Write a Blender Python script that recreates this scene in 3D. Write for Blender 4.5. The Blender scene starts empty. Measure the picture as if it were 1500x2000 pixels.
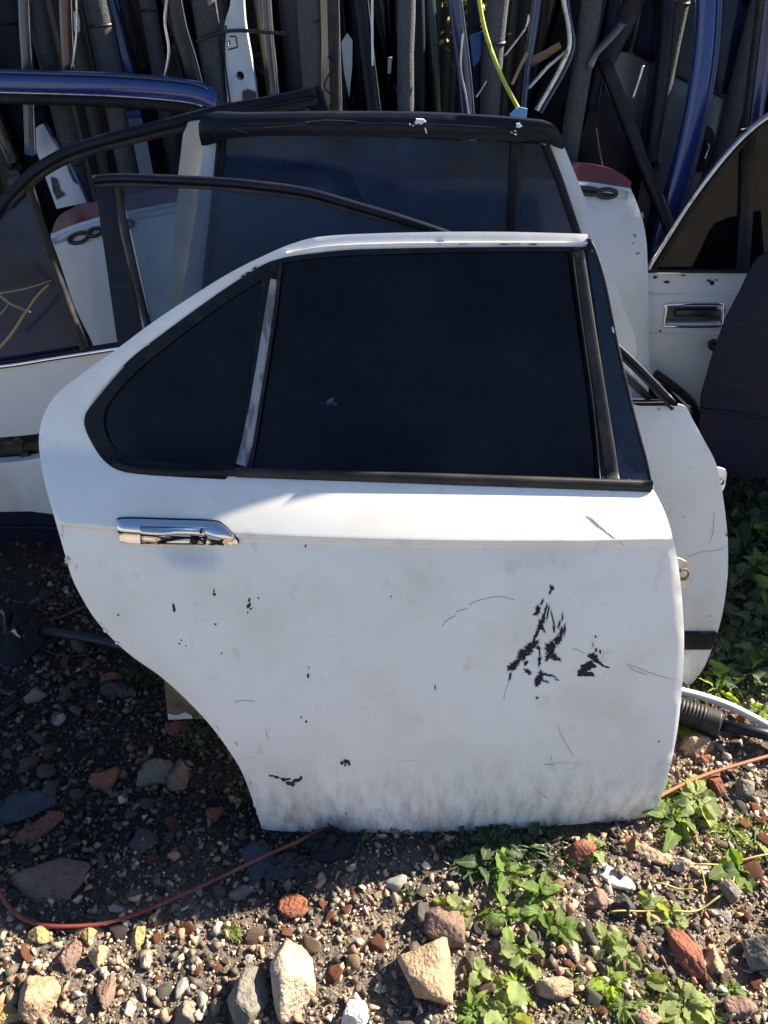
import bpy, bmesh, math, random
import numpy as np
from mathutils import Vector, Matrix, noise
from mathutils.geometry import delaunay_2d_cdt
R = math.radians
random.seed(7); np.random.seed(7)
S = bpy.context.scene
COL = S.collection

# ------------------------------------------------------------------ camera, sky, sun, exposure
CAMH, PITCH = 1.5, 40.0
cam = bpy.data.cameras.new('camera'); camo = bpy.data.objects.new('camera', cam); COL.objects.link(camo)
camo.location = (0, 0, CAMH); camo.rotation_euler = (R(90 - PITCH), 0, 0)
cam.sensor_fit = 'HORIZONTAL'; cam.sensor_width = 24; cam.lens = 24; cam.clip_start = .02; cam.clip_end = 300
S.camera = camo
SUN = Vector((1.40, .70, 1.0)).normalized()
w = bpy.data.worlds.new('World'); S.world = w; w.use_nodes = True
nt = w.node_tree; bg = nt.nodes['Background']
sky = nt.nodes.new('ShaderNodeTexSky'); sky.sky_type = 'NISHITA'; sky.sun_disc = False
sky.sun_elevation = math.asin(SUN.z); sky.sun_rotation = math.atan2(SUN.x, SUN.y)
sky.altitude = 50; sky.air_density = 1.0; sky.dust_density = .6; sky.ozone_density = 4.5
nt.links.new(sky.outputs[0], bg.inputs[0]); bg.inputs[1].default_value = .05
sl = bpy.data.lights.new('sun', 'SUN'); slo = bpy.data.objects.new('sun', sl); COL.objects.link(slo)
sl.energy = 5.0; sl.angle = R(.5); sl.color = (1, .89, .70)
slo.rotation_euler = SUN.to_track_quat('Z', 'Y').to_euler()
S.view_settings.view_transform = 'Standard'; S.view_settings.look = 'None'
S.view_settings.exposure = 1.95; S.view_settings.gamma = 1
S.view_settings.use_curve_mapping = False
S.render.engine = 'CYCLES'
S.cycles.max_bounces = 8; S.cycles.transparent_max_bounces = 12

# ------------------------------------------------------------------ places from the photograph
_p = R(PITCH)
FW = Vector((0, math.cos(_p), -math.sin(_p))); UP = Vector((0, math.sin(_p), math.cos(_p)))
CAMP = Vector((0, 0, CAMH))
def ray(px, py): return Vector(((px - 750) / 1500, 0, 0)) + UP * ((1000 - py) / 1500) + FW
def ground(px, py, z=0.0):
    d = ray(px, py); return CAMP + d * ((z - CAMH) / d.z)
def depth(p): return (Vector(p) - CAMP).dot(FW)
class Plane:
    """an upright-ish sheet standing on the ground at y0, leaning away by lean degrees; local axes u (right), v (up the slope), w (towards the front)"""
    def __init__(s, y0, lean, yaw=0, x0=0, z0=0, wf=None):
        t, a = R(lean), R(yaw)
        s.O = Vector((x0, y0, z0)); s.U = Vector((math.cos(a), math.sin(a), 0))
        s.V = Vector((-math.sin(a) * math.sin(t), math.cos(a) * math.sin(t), math.cos(t)))
        s.N = s.U.cross(s.V); s.wf = wf or (lambda u, v: 0.0)
        s.M = Matrix.Translation(s.O) @ Matrix((s.U, s.V, s.N)).transposed().to_4x4()
    def uv(s, px, py):
        d = ray(px, py); w_ = 0; u = v = 0
        for k_ in range(14):
            t = (s.O + s.N * w_ - CAMP).dot(s.N) / d.dot(s.N)
            q = CAMP + d * t - s.O; u, v = q.dot(s.U), q.dot(s.V); w_ += (s.wf(u, v) - w_) * .8
        return (u, v)
    def uvs(s, pts): return [s.uv(*p) for p in pts]
    def world(s, u, v, w_=0): return s.O + s.U * u + s.V * v + s.N * w_
    def m(s, px, py, size):
        u, v = s.uv(px, py); return size * depth(s.world(u, v)) / 1500

def smooth(pts, n=6, closed=False):
    P = [Vector(p) for p in pts]; out = []; L = len(P)
    rng = range(L) if closed else range(L - 1)
    for i in rng:
        if closed: a, b, c, d = P[i - 1], P[i], P[(i + 1) % L], P[(i + 2) % L]
        else: a, b, c, d = P[max(i - 1, 0)], P[i], P[i + 1], P[min(i + 2, L - 1)]
        for k in range(n):
            t = k / n
            out.append(.5 * ((2 * b) + (c - a) * t + (2 * a - 5 * b + 4 * c - d) * t * t + (3 * b - a - 3 * c + d) * t ** 3))
    if not closed: out.append(P[-1])
    return [tuple(p) for p in out]

# ------------------------------------------------------------------ materials
MATS = {}
def mat(name, col, rough=.5, metal=0, spec=.5, coat=0, coat_rough=.1, var=None, bump=None, spots=None, rnd=0, sheen=0, extra=None):
    """var=[(scale, colour, lo, hi, amount, stretch)], bump=[(scale, strength, distance)]; everything follows the object's own coordinates"""
    if name in MATS: return MATS[name]
    m = bpy.data.materials.new(name); m.use_nodes = True; t = m.node_tree; n = t.nodes; L = t.links
    b = n['Principled BSDF']; b.inputs['Roughness'].default_value = rough; b.inputs['Metallic'].default_value = metal
    b.inputs['Specular IOR Level'].default_value = spec
    b.inputs['Coat Weight'].default_value = coat; b.inputs['Coat Roughness'].default_value = coat_rough
    tc = n.new('ShaderNodeTexCoord'); cur = None
    rgb = n.new('ShaderNodeRGB'); rgb.outputs[0].default_value = (*col, 1); cur = rgb.outputs[0]
    if rnd:
        oi = n.new('ShaderNodeObjectInfo'); hs = n.new('ShaderNodeHueSaturation'); mr = n.new('ShaderNodeMapRange')
        mr.inputs[3].default_value = 1 - rnd; mr.inputs[4].default_value = 1 + rnd
        L.new(oi.outputs['Random'], mr.inputs[0]); L.new(mr.outputs[0], hs.inputs['Value']); L.new(cur, hs.inputs['Color']); cur = hs.outputs[0]
    rsum = None
    for k, v in enumerate(var or []):
        sc, c2, lo, hi, amt = v[:5]; st = v[5] if len(v) > 5 else (1, 1, 1); rr = v[6] if len(v) > 6 else None
        mp = n.new('ShaderNodeMapping'); mp.inputs['Scale'].default_value = st; mp.inputs['Location'].default_value = (k * 3.1, k * 1.7, k)
        nz = n.new('ShaderNodeTexNoise'); nz.inputs['Scale'].default_value = sc; nz.inputs['Detail'].default_value = 6; nz.inputs['Roughness'].default_value = .6
        L.new(tc.outputs['Object'], mp.inputs[0]); L.new(mp.outputs[0], nz.inputs['Vector'])
        mr = n.new('ShaderNodeMapRange'); mr.inputs[1].default_value = lo; mr.inputs[2].default_value = hi; mr.inputs[4].default_value = amt
        L.new(nz.outputs['Fac'], mr.inputs[0])
        mx = n.new('ShaderNodeMix'); mx.data_type = 'RGBA'; L.new(mr.outputs[0], mx.inputs['Factor']); L.new(cur, mx.inputs[6]); mx.inputs[7].default_value = (*c2, 1)
        cur = mx.outputs[2]
        if rr is not None:
            mm = n.new('ShaderNodeMix'); L.new(mr.outputs[0], mm.inputs[0]); mm.inputs[3].default_value = rr
            if rsum is None: mm.inputs[2].default_value = rough
            else: L.new(rsum, mm.inputs[2])
            rsum = mm.outputs[0]
    if extra: cur = extra(n, L, tc, cur)
    L.new(cur, b.inputs['Base Color'])
    if rsum is not None: L.new(rsum, b.inputs['Roughness'])
    prev = None
    for sc, st, dist in (bump or []):
        nz = n.new('ShaderNodeTexNoise'); nz.inputs['Scale'].default_value = sc; nz.inputs['Detail'].default_value = 5
        L.new(tc.outputs['Object'], nz.inputs['Vector'])
        bp = n.new('ShaderNodeBump'); bp.inputs['Strength'].default_value = st; bp.inputs['Distance'].default_value = dist
        L.new(nz.outputs['Fac'], bp.inputs['Height'])
        if prev: L.new(prev, bp.inputs['Normal'])
        prev = bp.outputs[0]
    if prev: L.new(prev, b.inputs['Normal'])
    MATS[name] = m; return m

def grime(vlo, vhi, col=(.16, .12, .08), amt=.8, sc=14):
    """road dirt thrown up along the lower edge of the panel (y of the object's own coordinates), broken up by streaky noise"""
    def f(n, L, tc, cur):
        sp = n.new('ShaderNodeSeparateXYZ'); L.new(tc.outputs['Object'], sp.inputs[0])
        mp = n.new('ShaderNodeMapping'); mp.inputs['Scale'].default_value = (1.8, .7, 1)
        nz = n.new('ShaderNodeTexNoise'); nz.inputs['Scale'].default_value = sc; nz.inputs['Detail'].default_value = 8; nz.inputs['Roughness'].default_value = .65
        L.new(tc.outputs['Object'], mp.inputs[0]); L.new(mp.outputs[0], nz.inputs['Vector'])
        mr = n.new('ShaderNodeMapRange'); mr.inputs[1].default_value = vhi; mr.inputs[2].default_value = vlo
        L.new(sp.outputs[1], mr.inputs[0])
        sq = n.new('ShaderNodeMath'); sq.operation = 'POWER'; sq.inputs[1].default_value = 1.6; L.new(mr.outputs[0], sq.inputs[0])
        n2 = n.new('ShaderNodeMapRange'); n2.inputs[1].default_value = .42; n2.inputs[2].default_value = .66; L.new(nz.outputs['Fac'], n2.inputs[0])
        mu = n.new('ShaderNodeMath'); mu.operation = 'MULTIPLY'; L.new(sq.outputs[0], mu.inputs[0]); L.new(n2.outputs[0], mu.inputs[1])
        m2 = n.new('ShaderNodeMath'); m2.operation = 'MULTIPLY'; m2.inputs[1].default_value = amt; L.new(mu.outputs[0], m2.inputs[0])
        mx = n.new('ShaderNodeMix'); mx.data_type = 'RGBA'; L.new(m2.outputs[0], mx.inputs['Factor']); L.new(cur, mx.inputs[6]); mx.inputs[7].default_value = (*col, 1)
        return mx.outputs[2]
    return f

M_white = mat('old_white_paint', (.82, .80, .765), .38, coat=.55, coat_rough=.13,
    var=[(5, (.62, .56, .44), .46, .74, .55, (1, 1, 1), .5), (26, (.46, .40, .31), .60, .80, .5, (1, .7, 1), .6), (90, (.35, .30, .25), .70, .80, .35, (1, .4, 1)),
         (160, (.22, .2, .18), .74, .80, .6, (.15, 1, 1))],
    bump=[(3.5, .10, .02), (260, .04, .0006)], extra=grime(-.02, .24, (.30, .21, .12), .95, 26))
M_white2 = mat('weathered_white_paint', (.64, .67, .70), .42, coat=.45, coat_rough=.15,
    var=[(4, (.54, .51, .44), .45, .75, .7), (34, (.38, .31, .2), .62, .8, .5)], bump=[(5, .12, .02)], extra=grime(.0, .5, (.42, .33, .2), .9, 8))
M_white3 = mat('dull_white_paint', (.52, .56, .61), .45, coat=.35, coat_rough=.2,
    var=[(6, (.50, .47, .41), .48, .75, .6), (60, (.2, .19, .18), .66, .78, .6, (.5, 1, 1))], bump=[(5, .1, .02)])
M_rubber = mat('black_rubber', (.006, .008, .012), .5, spec=.2, var=[(30, (.03, .028, .026), .48, .75, .7), (140, (.08, .07, .06), .66, .76, .4)], bump=[(200, .15, .001)])
M_rubber2 = mat('greyed_rubber', (.014, .015, .019), .5, spec=.3, var=[(12, (.05, .042, .037), .42, .7, .8, (1, 3, 1)), (120, (.2, .17, .13), .66, .78, .4)], bump=[(120, .2, .001)])
M_gloss = mat('glossy_black_film', (.006, .009, .02), .2, spec=.4, coat=.2, var=[(40, (.03, .035, .05), .55, .75, .6), (220, (.35, .35, .36), .76, .79, .6)])
M_satin = mat('satin_black_paint', (.006, .009, .018), .42, spec=.2, var=[(10, (.02, .022, .032), .5, .75, .6, (1, 4, 1)), (90, (.10, .09, .08), .72, .78, .4, (.4, 2, 1))], bump=[(60, .1, .002)])
M_navy = mat('navy_metallic_paint', (.012, .03, .11), .3, metal=.3, coat=.7, var=[(8, (.008, .015, .05), .45, .7, .7), (120, (.25, .25, .28), .72, .78, .4, (.3, 1, 1))])
M_blue = mat('blue_paint', (.010, .036, .20), .28, metal=.2, coat=.8, var=[(14, (.01, .03, .16), .45, .7, .8), (90, (.12, .16, .3), .7, .8, .5)])
M_chrome = mat('chrome', (.78, .78, .8), .07, metal=1, var=[(70, (.35, .33, .3), .62, .75, .5, (1, 1, 1), .35)])
M_alu = mat('worn_aluminium', (.55, .55, .56), .3, metal=1, var=[(40, (.16, .15, .14), .5, .7, .7, (1, 1, 1), .5)])
M_peel = mat('peeling_grey_strip', (.26, .27, .3), .5, var=[(30, (.08, .08, .1), .46, .56, .85, (2, .6, 1)), (70, (.45, .45, .45), .6, .7, .7, (2, .5, 1))], bump=[(90, .5, .002)])
M_chip = mat('bare_black_chip', (.006, .006, .01), .5, spec=.3)
M_scr = mat('scratch_mark', (.22, .21, .21), .6)
M_rust = mat('rusty_steel', (.16, .075, .035), .8, var=[(25, (.3, .25, .2), .5, .65, .8), (60, (.05, .03, .02), .55, .7, .8)], bump=[(80, .6, .003)])
M_foam = mat('grey_foam_lagging', (.058, .062, .072), .9, spec=.2, rnd=.3, var=[(260, (.14, .145, .16), .5, .7, .8), (20, (.06, .06, .065), .45, .75, .7)], bump=[(260, .8, .003), (24, .4, .006)])
M_red = mat('faded_red_paint', (.11, .006, .008), .4, coat=.3, var=[(12, (.08, .01, .012), .45, .7, .7, (1, 3, 1)), (60, (.3, .12, .1), .66, .78, .5)])
M_badge = mat('dark_badge_metal', (.03, .032, .035), .35, metal=.6)
M_greydoor = mat('silver_grey_paint', (.06, .072, .095), .38, metal=.35, coat=.4, var=[(8, (.12, .13, .15), .45, .7, .7), (80, (.05, .05, .05), .68, .78, .5)])
M_dark = mat('dark_metallic_paint', (.005, .009, .026), .6, spec=.15, coat=.04, var=[(8, (.014, .012, .014), .5, .72, .7, (1, 1, 1), .6), (60, (.08, .06, .05), .68, .8, .4, (.3, 1.4, 1))], bump=[(7, .2, .02)])
M_spoil = mat('splashed_white_emulsion', (.72, .74, .78), .6)
M_cord = mat('yellow_green_cord', (.42, .48, .05), .6, bump=[(300, .5, .001)])
M_redcable = mat('dusty_red_cable', (.22, .04, .028), .55, var=[(30, (.16, .09, .07), .45, .7, .8)])
M_orcable = mat('orange_cable', (.34, .11, .05), .5, var=[(40, (.35, .15, .08), .5, .7, .6)])
M_pvc = mat('white_plastic_pipe', (.72, .73, .72), .4, var=[(14, (.5, .48, .42), .55, .75, .6)])
M_wood = mat('pale_timber', (.33, .22, .10), .7, var=[(9, (.16, .10, .05), .45, .65, .8, (1, 12, 1))], bump=[(60, .4, .002)])
M_twig = mat('dry_twig_bark', (.32, .24, .13), .8)
M_black = mat('black_plastic', (.012, .012, .014), .45, var=[(16, (.04, .04, .045), .5, .7, .8)], bump=[(20, .5, .01)])
M_green_d = mat('dark_green_paint', (.02, .035, .02), .25, coat=.7, var=[(10, (.04, .04, .01), .5, .7, .8)])
M_bronze = mat('brown_metallic_paint', (.06, .045, .03), .3, metal=.3, coat=.5, var=[(6, (.15, .12, .07), .55, .75, .7)])
M_cloth = mat('dirty_black_cloth', (.016, .018, .024), .9, spec=.2, bump=[(30, .6, .01)])
M_ply = mat('stained_board', (.17, .125, .09), .8, var=[(10, (.05, .035, .02), .45, .65, .9), (30, (.4, .36, .3), .62, .75, .7)], bump=[(60, .4, .002)])

def glass(name, tint, trans, rough=.04, dust=.1, dustcol=(.12, .16, .24)):
    if name in MATS: return MATS[name]
    m = bpy.data.materials.new(name); m.use_nodes = True; t = m.node_tree; n = t.nodes; L = t.links
    for x in list(n): n.remove(x)
    out = n.new('ShaderNodeOutputMaterial'); tr = n.new('ShaderNodeBsdfTransparent'); tr.inputs[0].default_value = (*[c * trans for c in tint], 1)
    df = n.new('ShaderNodeBsdfPrincipled'); df.inputs['Base Color'].default_value = (*dustcol, 1); df.inputs['Roughness'].default_value = .8
    gl = n.new('ShaderNodeBsdfGlossy'); gl.inputs['Roughness'].default_value = rough
    fr = n.new('ShaderNodeFresnel'); fr.inputs[0].default_value = 1.36
    tc = n.new('ShaderNodeTexCoord'); nz = n.new('ShaderNodeTexNoise'); nz.inputs['Scale'].default_value = 7; nz.inputs['Detail'].default_value = 9; nz.inputs['Roughness'].default_value = .7
    L.new(tc.outputs['Object'], nz.inputs['Vector'])
    mr = n.new('ShaderNodeMapRange'); mr.inputs[1].default_value = .32; mr.inputs[2].default_value = .75; mr.inputs[3].default_value = dust * .6; mr.inputs[4].default_value = dust * 1.25
    L.new(nz.outputs[0], mr.inputs[0])
    mp = n.new('ShaderNodeMapping'); mp.inputs['Scale'].default_value = (1.2, 1.6, 1); n2 = n.new('ShaderNodeTexNoise'); n2.inputs['Scale'].default_value = 2.2; n2.inputs['Detail'].default_value = 12; n2.inputs['Roughness'].default_value = .75
    L.new(tc.outputs['Object'], mp.inputs[0]); L.new(mp.outputs[0], n2.inputs['Vector']); r2 = n.new('ShaderNodeMapRange'); r2.inputs[1].default_value = .44; r2.inputs[2].default_value = .60; r2.inputs[3].default_value = .5; r2.inputs[4].default_value = 1.25; L.new(n2.outputs[0], r2.inputs[0])
    n3 = n.new('ShaderNodeTexNoise'); n3.inputs['Scale'].default_value = 160; n3.inputs['Detail'].default_value = 3; L.new(tc.outputs['Object'], n3.inputs['Vector']); r3 = n.new('ShaderNodeMapRange'); r3.inputs[1].default_value = .70; r3.inputs[2].default_value = .76; r3.inputs[4].default_value = .35; L.new(n3.outputs[0], r3.inputs[0])
    ml = n.new('ShaderNodeMath'); ml.operation = 'MULTIPLY'; L.new(mr.outputs[0], ml.inputs[0]); L.new(r2.outputs[0], ml.inputs[1])
    ad = n.new('ShaderNodeMath'); ad.operation = 'MULTIPLY_ADD'; L.new(r3.outputs[0], ad.inputs[0]); ad.inputs[1].default_value = dust * 1.6; L.new(ml.outputs[0], ad.inputs[2])
    m1 = n.new('ShaderNodeMixShader'); L.new(ad.outputs[0], m1.inputs[0]); L.new(tr.outputs[0], m1.inputs[1]); L.new(df.outputs[0], m1.inputs[2])
    m2 = n.new('ShaderNodeMixShader'); L.new(fr.outputs[0], m2.inputs[0]); L.new(m1.outputs[0], m2.inputs[1]); L.new(gl.outputs[0], m2.inputs[2])
    L.new(m2.outputs[0], out.inputs[0]); MATS[name] = m; return m
G_tint = glass('dark_tinted_glass', (.05, .06, .08), .5, .05, .11, (.035, .05, .09))
G_clear = glass('dusty_clear_glass', (.70, .78, .85), .80, .10, .13, (.07, .11, .22))
G_grey = glass('grey_tinted_glass', (.42, .50, .60), .45, .14, .24, (.035, .11, .30))

# ------------------------------------------------------------------ objects
def link(o, parent=None):
    COL.objects.link(o)
    if parent: o.parent = parent
    return o
def tag(o, label=None, cat=None, group=None, kind=None):
    if label: o['label'] = label
    if cat: o['category'] = cat
    if group: o['group'] = group
    if kind: o['kind'] = kind
    return o
def empty(name, M, label, cat, group=None):
    o = bpy.data.objects.new(name, None); COL.objects.link(o); o.matrix_world = M; o.empty_display_size = .05
    return tag(o, label, cat, group)
def mesh_obj(name, vs, fs, m, parent=None, sm=False, sharp=None):
    me = bpy.data.meshes.new(name); me.from_pydata([tuple(v) for v in vs], [], fs); me.update()
    if m: me.materials.append(m)
    if sm: me.shade_smooth()
    if sharp:
        ss = set(tuple(sorted(e)) for e in sharp)
        for e in me.edges:
            if tuple(sorted(e.vertices)) in ss: e.use_edge_sharp = True
    return link(bpy.data.objects.new(name, me), parent)

def inpoly(P, x, y):
    P = np.asarray(P); c = np.zeros(x.shape, bool); j = len(P) - 1
    for i in range(len(P)):
        xi, yi = P[i]; xj, yj = P[j]
        if yi != yj:
            k = ((yi > y) != (yj > y)) & (x < (xj - xi) * (y - yi) / (yj - yi) + xi); c ^= k
        j = i
    return c
def segdist(P, x, y):
    P = np.asarray(P); d = np.full(x.shape, 1e9)
    for i in range(len(P)):
        a = P[i - 1]; b = P[i]; ab = b - a; L = (ab ** 2).sum() + 1e-12
        t = np.clip(((x - a[0]) * ab[0] + (y - a[1]) * ab[1]) / L, 0, 1)
        d = np.minimum(d, (x - a[0] - t * ab[0]) ** 2 + (y - a[1] - t * ab[1]) ** 2)
    return np.sqrt(d)
def densify(P, g):
    out = []
    for i in range(len(P)):
        a = Vector(P[i]); b = Vector(P[(i + 1) % len(P)]); n = max(1, int((b - a).length / g))
        if (b - a).length < 1e-6: continue
        out += [tuple(a.lerp(b, k / n)) for k in range(n)]
    return out
def sheet(name, outline, m, parent, wf=None, off=0, thick=.003, g=.02, holes=(), extra=(), edge=None, band=None):
    """solid sheet with the given outline (u, v metres), following wf, with real thickness; edge rounds the rim back over that width"""
    wf = wf or (lambda u, v: 0)
    loops = [densify(outline, g)] + [densify(h, g) for h in holes]
    V = []; E = []
    for lp in loops:
        s = len(V); V += lp; E += [(s + i, s + (i + 1) % len(lp)) for i in range(len(lp))]
    A = np.array(loops[0]); lo = A.min(0); hi = A.max(0)
    gx, gy = np.meshgrid(np.arange(lo[0] + g / 2, hi[0], g), np.arange(lo[1] + g / 2, hi[1], g)); gx = gx.ravel(); gy = gy.ravel()
    if band: k_ = ~band(gx, gy); gx = gx[k_]; gy = gy[k_]
    if len(extra): ex = np.array(extra); gx = np.concatenate([gx, ex[:, 0]]); gy = np.concatenate([gy, ex[:, 1]])
    ok = inpoly(loops[0], gx, gy)
    for h in loops[1:]: ok &= ~inpoly(h, gx, gy)
    gx = gx[ok]; gy = gy[ok]
    if len(gx):
        d = np.full(gx.shape, 1e9)
        for lp in loops: d = np.minimum(d, segdist(lp, gx, gy))
        ok = d > g * .42; gx = gx[ok]; gy = gy[ok]
    V += list(zip(gx.tolist(), gy.tolist()))
    r = delaunay_2d_cdt([Vector(v) for v in V], E, [], 0, 1e-7)
    vv, ff = r[0], r[2]
    F = []
    if ff:
        fa = np.array([f for f in ff if len(f) == 3]); va = np.array([tuple(v) for v in vv]); c = va[fa].mean(1)
        ok = inpoly(loops[0], c[:, 0], c[:, 1])
        for h in loops[1:]: ok &= ~inpoly(h, c[:, 0], c[:, 1])
        F = fa[ok].tolist()
    dd = None
    if edge:
        dd = segdist(loops[0], va[:, 0], va[:, 1])
    def W(i):
        u, v = vv[i]; x = wf(u, v) + off
        if edge and dd[i] < edge: x -= edge * .5 * (1 - dd[i] / edge) ** 2
        return x
    n = len(vv); top = [(v[0], v[1], W(i)) for i, v in enumerate(vv)]
    cnt = {}
    FF = []
    for f in F:
        a, b, c = f
        if (vv[b] - vv[a]).cross(vv[c] - vv[a]) < 0: f = [a, c, b]
        FF.append(f)
        for i in range(3):
            e = (f[i], f[(i + 1) % 3]); k = tuple(sorted(e)); cnt[k] = None if k in cnt else e
    be = [e for e in cnt.values() if e]
    bot = [(x, y, z - thick) for x, y, z in top]
    faces = FF + [[c + n, b + n, a + n] for a, b, c in FF] + [[b, a, a + n, b + n] for a, b in be]
    sharp = [e for e in be] + [(a + n, b + n) for a, b in be]
    return mesh_obj(name, top + bot, faces, m, parent, True, sharp)

def bar(name, path, width, m, parent, h=.012, off=0, wf=None, closed=False, seg=10, sq=.55):
    """moulding swept along a path of (u, v); width one number or one for each point, h its height off the sheet"""
    wf = wf or (lambda u, v: 0); P = [Vector(p) for p in path]; N = len(P); vs = []; fs = []
    for i, p in enumerate(P):
        a = P[(i - 1) % N] if (closed or i) else P[i]; b = P[(i + 1) % N] if (closed or i < N - 1) else P[i]
        t = (b - a); t = t.normalized() if t.length > 1e-9 else Vector((1, 0)); nrm = Vector((-t.y, t.x))
        wd = (width[i] if hasattr(width, '__len__') else width) / 2; z = wf(p.x, p.y) + off
        for k in range(seg):
            an = 2 * math.pi * (k + .5) / seg; c, s_ = math.cos(an), math.sin(an)
            q = p + nrm * wd * math.copysign(abs(c) ** sq, c); vs.append((q.x, q.y, z + h / 2 * math.copysign(abs(s_) ** sq, s_)))
    for i in range(N if closed else N - 1):
        for k in range(seg):
            j = (i + 1) % N; fs.append([i * seg + k, j * seg + k, j * seg + (k + 1) % seg, i * seg + (k + 1) % seg][::-1])
    if not closed: fs += [list(range(seg)), list(range((N - 1) * seg, N * seg))[::-1]]
    return mesh_obj(name, vs, fs, m, parent, True)
def tube(name, path, rad, m, parent=None, seg=10, jit=0):
    P = [Vector(p) for p in path]; N = len(P); vs = []; fs = []; up = Vector((0, 0, 1))
    for i, p in enumerate(P):
        t = (P[min(i + 1, N - 1)] - P[max(i - 1, 0)]).normalized()
        if abs(t.z) > .9: up = Vector((0, 1, 0))
        else: up = Vector((0, 0, 1))
        a = t.cross(up).normalized(); b = t.cross(a)
        r = rad[i] if hasattr(rad, '__len__') else rad
        for k in range(seg):
            an = 2 * math.pi * k / seg; rr = r * (1 + jit * (random.random() - .5)); vs.append(p + (a * math.cos(an) + b * math.sin(an)) * rr)
    for i in range(N - 1):
        for k in range(seg): fs.append([i * seg + k, i * seg + (k + 1) % seg, (i + 1) * seg + (k + 1) % seg, (i + 1) * seg + k])
    fs += [list(range(seg))[::-1], list(range((N - 1) * seg, N * seg))]
    o = mesh_obj(name, vs, fs, m, parent, True)
    return o
def chip(pl, cx, cy, w_, h_, ang, seed, m=M_chip, parent=None, name='paint_chip', wf=None, off=.0006, n=22, rag=.55):
    """ragged flake mark, sizes in photograph pixels at its place"""
    rs = random.Random(seed); P = []
    a = R(ang)
    for k in range(n):
        t = 2 * math.pi * k / n; r = 1 - rag * rs.random() ** 1.3
        x, y = w_ / 2 * r * math.cos(t), h_ / 2 * r * math.sin(t)
        P.append((cx + x * math.cos(a) - y * math.sin(a), cy + x * math.sin(a) + y * math.cos(a)))
    uv = pl.uvs(P)
    return P, uv
def chips(pl, lst, m, parent, name='paint_chip', off=.0006, wf=None):
    wf = wf or pl.wf; vs = []; fs = []
    for k, (cx, cy, w_, h_, ang) in enumerate(lst):
        P, uv = chip(pl, cx, cy, w_, h_, ang, k * 13 + int(cx)); c = pl.uv(cx, cy); s = len(vs)
        vs.append((c[0], c[1], wf(*c) + off)); vs += [(u, v, wf(u, v) + off) for u, v in uv]; L = len(uv)
        fs += [[s, s + 1 + (i + 1) % L, s + 1 + i] for i in range(L)]
        b = len(vs); vs += [(u, v, wf(u, v) - .0008) for u, v in uv]
        fs += [[s + 1 + i, s + 1 + (i + 1) % L, b + (i + 1) % L, b + i] for i in range(L)]
    return tag(mesh_obj(name, vs, fs, m, parent), kind='stuff')
def lines(pl, lst, m, parent, name='scratch', wd=.0007, wf=None):
    wf = wf or pl.wf; out = []
    for pts in lst:
        out.append(bar(name, pl.uvs(smooth(pts, 4)), wd, m, parent, .0006, .0005, wf, seg=4))
    return out

# ================================================================== the setting: ground
def gz(x, y):
    return .010 * noise.noise(Vector((x * 2.1, y * 2.1, 3))) + .006 * noise.noise(Vector((x * 7, y * 7, 9)))
def sun_shade_tone(x, y):
    """shade by the stack and sun in front painted into earth colour, wandering border"""
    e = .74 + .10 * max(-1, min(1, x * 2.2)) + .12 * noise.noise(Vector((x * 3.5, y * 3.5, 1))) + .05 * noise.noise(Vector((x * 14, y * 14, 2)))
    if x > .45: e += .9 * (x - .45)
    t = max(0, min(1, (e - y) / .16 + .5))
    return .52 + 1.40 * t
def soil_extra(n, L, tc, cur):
    a = n.new('ShaderNodeAttribute'); a.attribute_name = 'sun_shade_tone'; mx = n.new('ShaderNodeVectorMath'); mx.operation = 'SCALE'
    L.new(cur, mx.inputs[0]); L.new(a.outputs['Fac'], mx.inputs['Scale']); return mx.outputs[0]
def soil_mat():
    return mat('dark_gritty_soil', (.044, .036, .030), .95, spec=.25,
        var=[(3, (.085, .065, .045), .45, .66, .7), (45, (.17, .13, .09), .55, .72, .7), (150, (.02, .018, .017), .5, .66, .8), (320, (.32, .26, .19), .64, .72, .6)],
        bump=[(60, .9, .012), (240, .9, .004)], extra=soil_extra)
nx, ny = 180, 200
vs = []; xs = np.linspace(-1.9, 1.9, nx); ys = np.linspace(.1, 4.2, ny)
for y in ys:
    for x in xs: vs.append((x, y, gz(x, y)))
fs = [[j * nx + i, j * nx + i + 1, (j + 1) * nx + i + 1, (j + 1) * nx + i] for j in range(ny - 1) for i in range(nx - 1)]
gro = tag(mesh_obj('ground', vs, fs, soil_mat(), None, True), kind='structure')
at_ = gro.data.attributes.new('sun_shade_tone', 'FLOAT', 'POINT'); at_.data.foreach_set('value', np.array([sun_shade_tone(v[0], v[1]) * (1.6 if sun_shade_tone(v[0], v[1]) > 1.6 else 1) for v in vs], np.float32))
tag(mesh_obj('yard_ground', [(-60, -60, -.02), (60, -60, -.02), (60, 60, -.02), (-60, 60, -.02)], [[0, 1, 2, 3]],
    mat('dry_yard_soil', (.27, .245, .21), .95, var=[(.8, (.17, .15, .125), .45, .7, .7), (12, (.33, .31, .27), .5, .7, .7)], bump=[(20, .8, .03)])), kind='structure')

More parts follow.
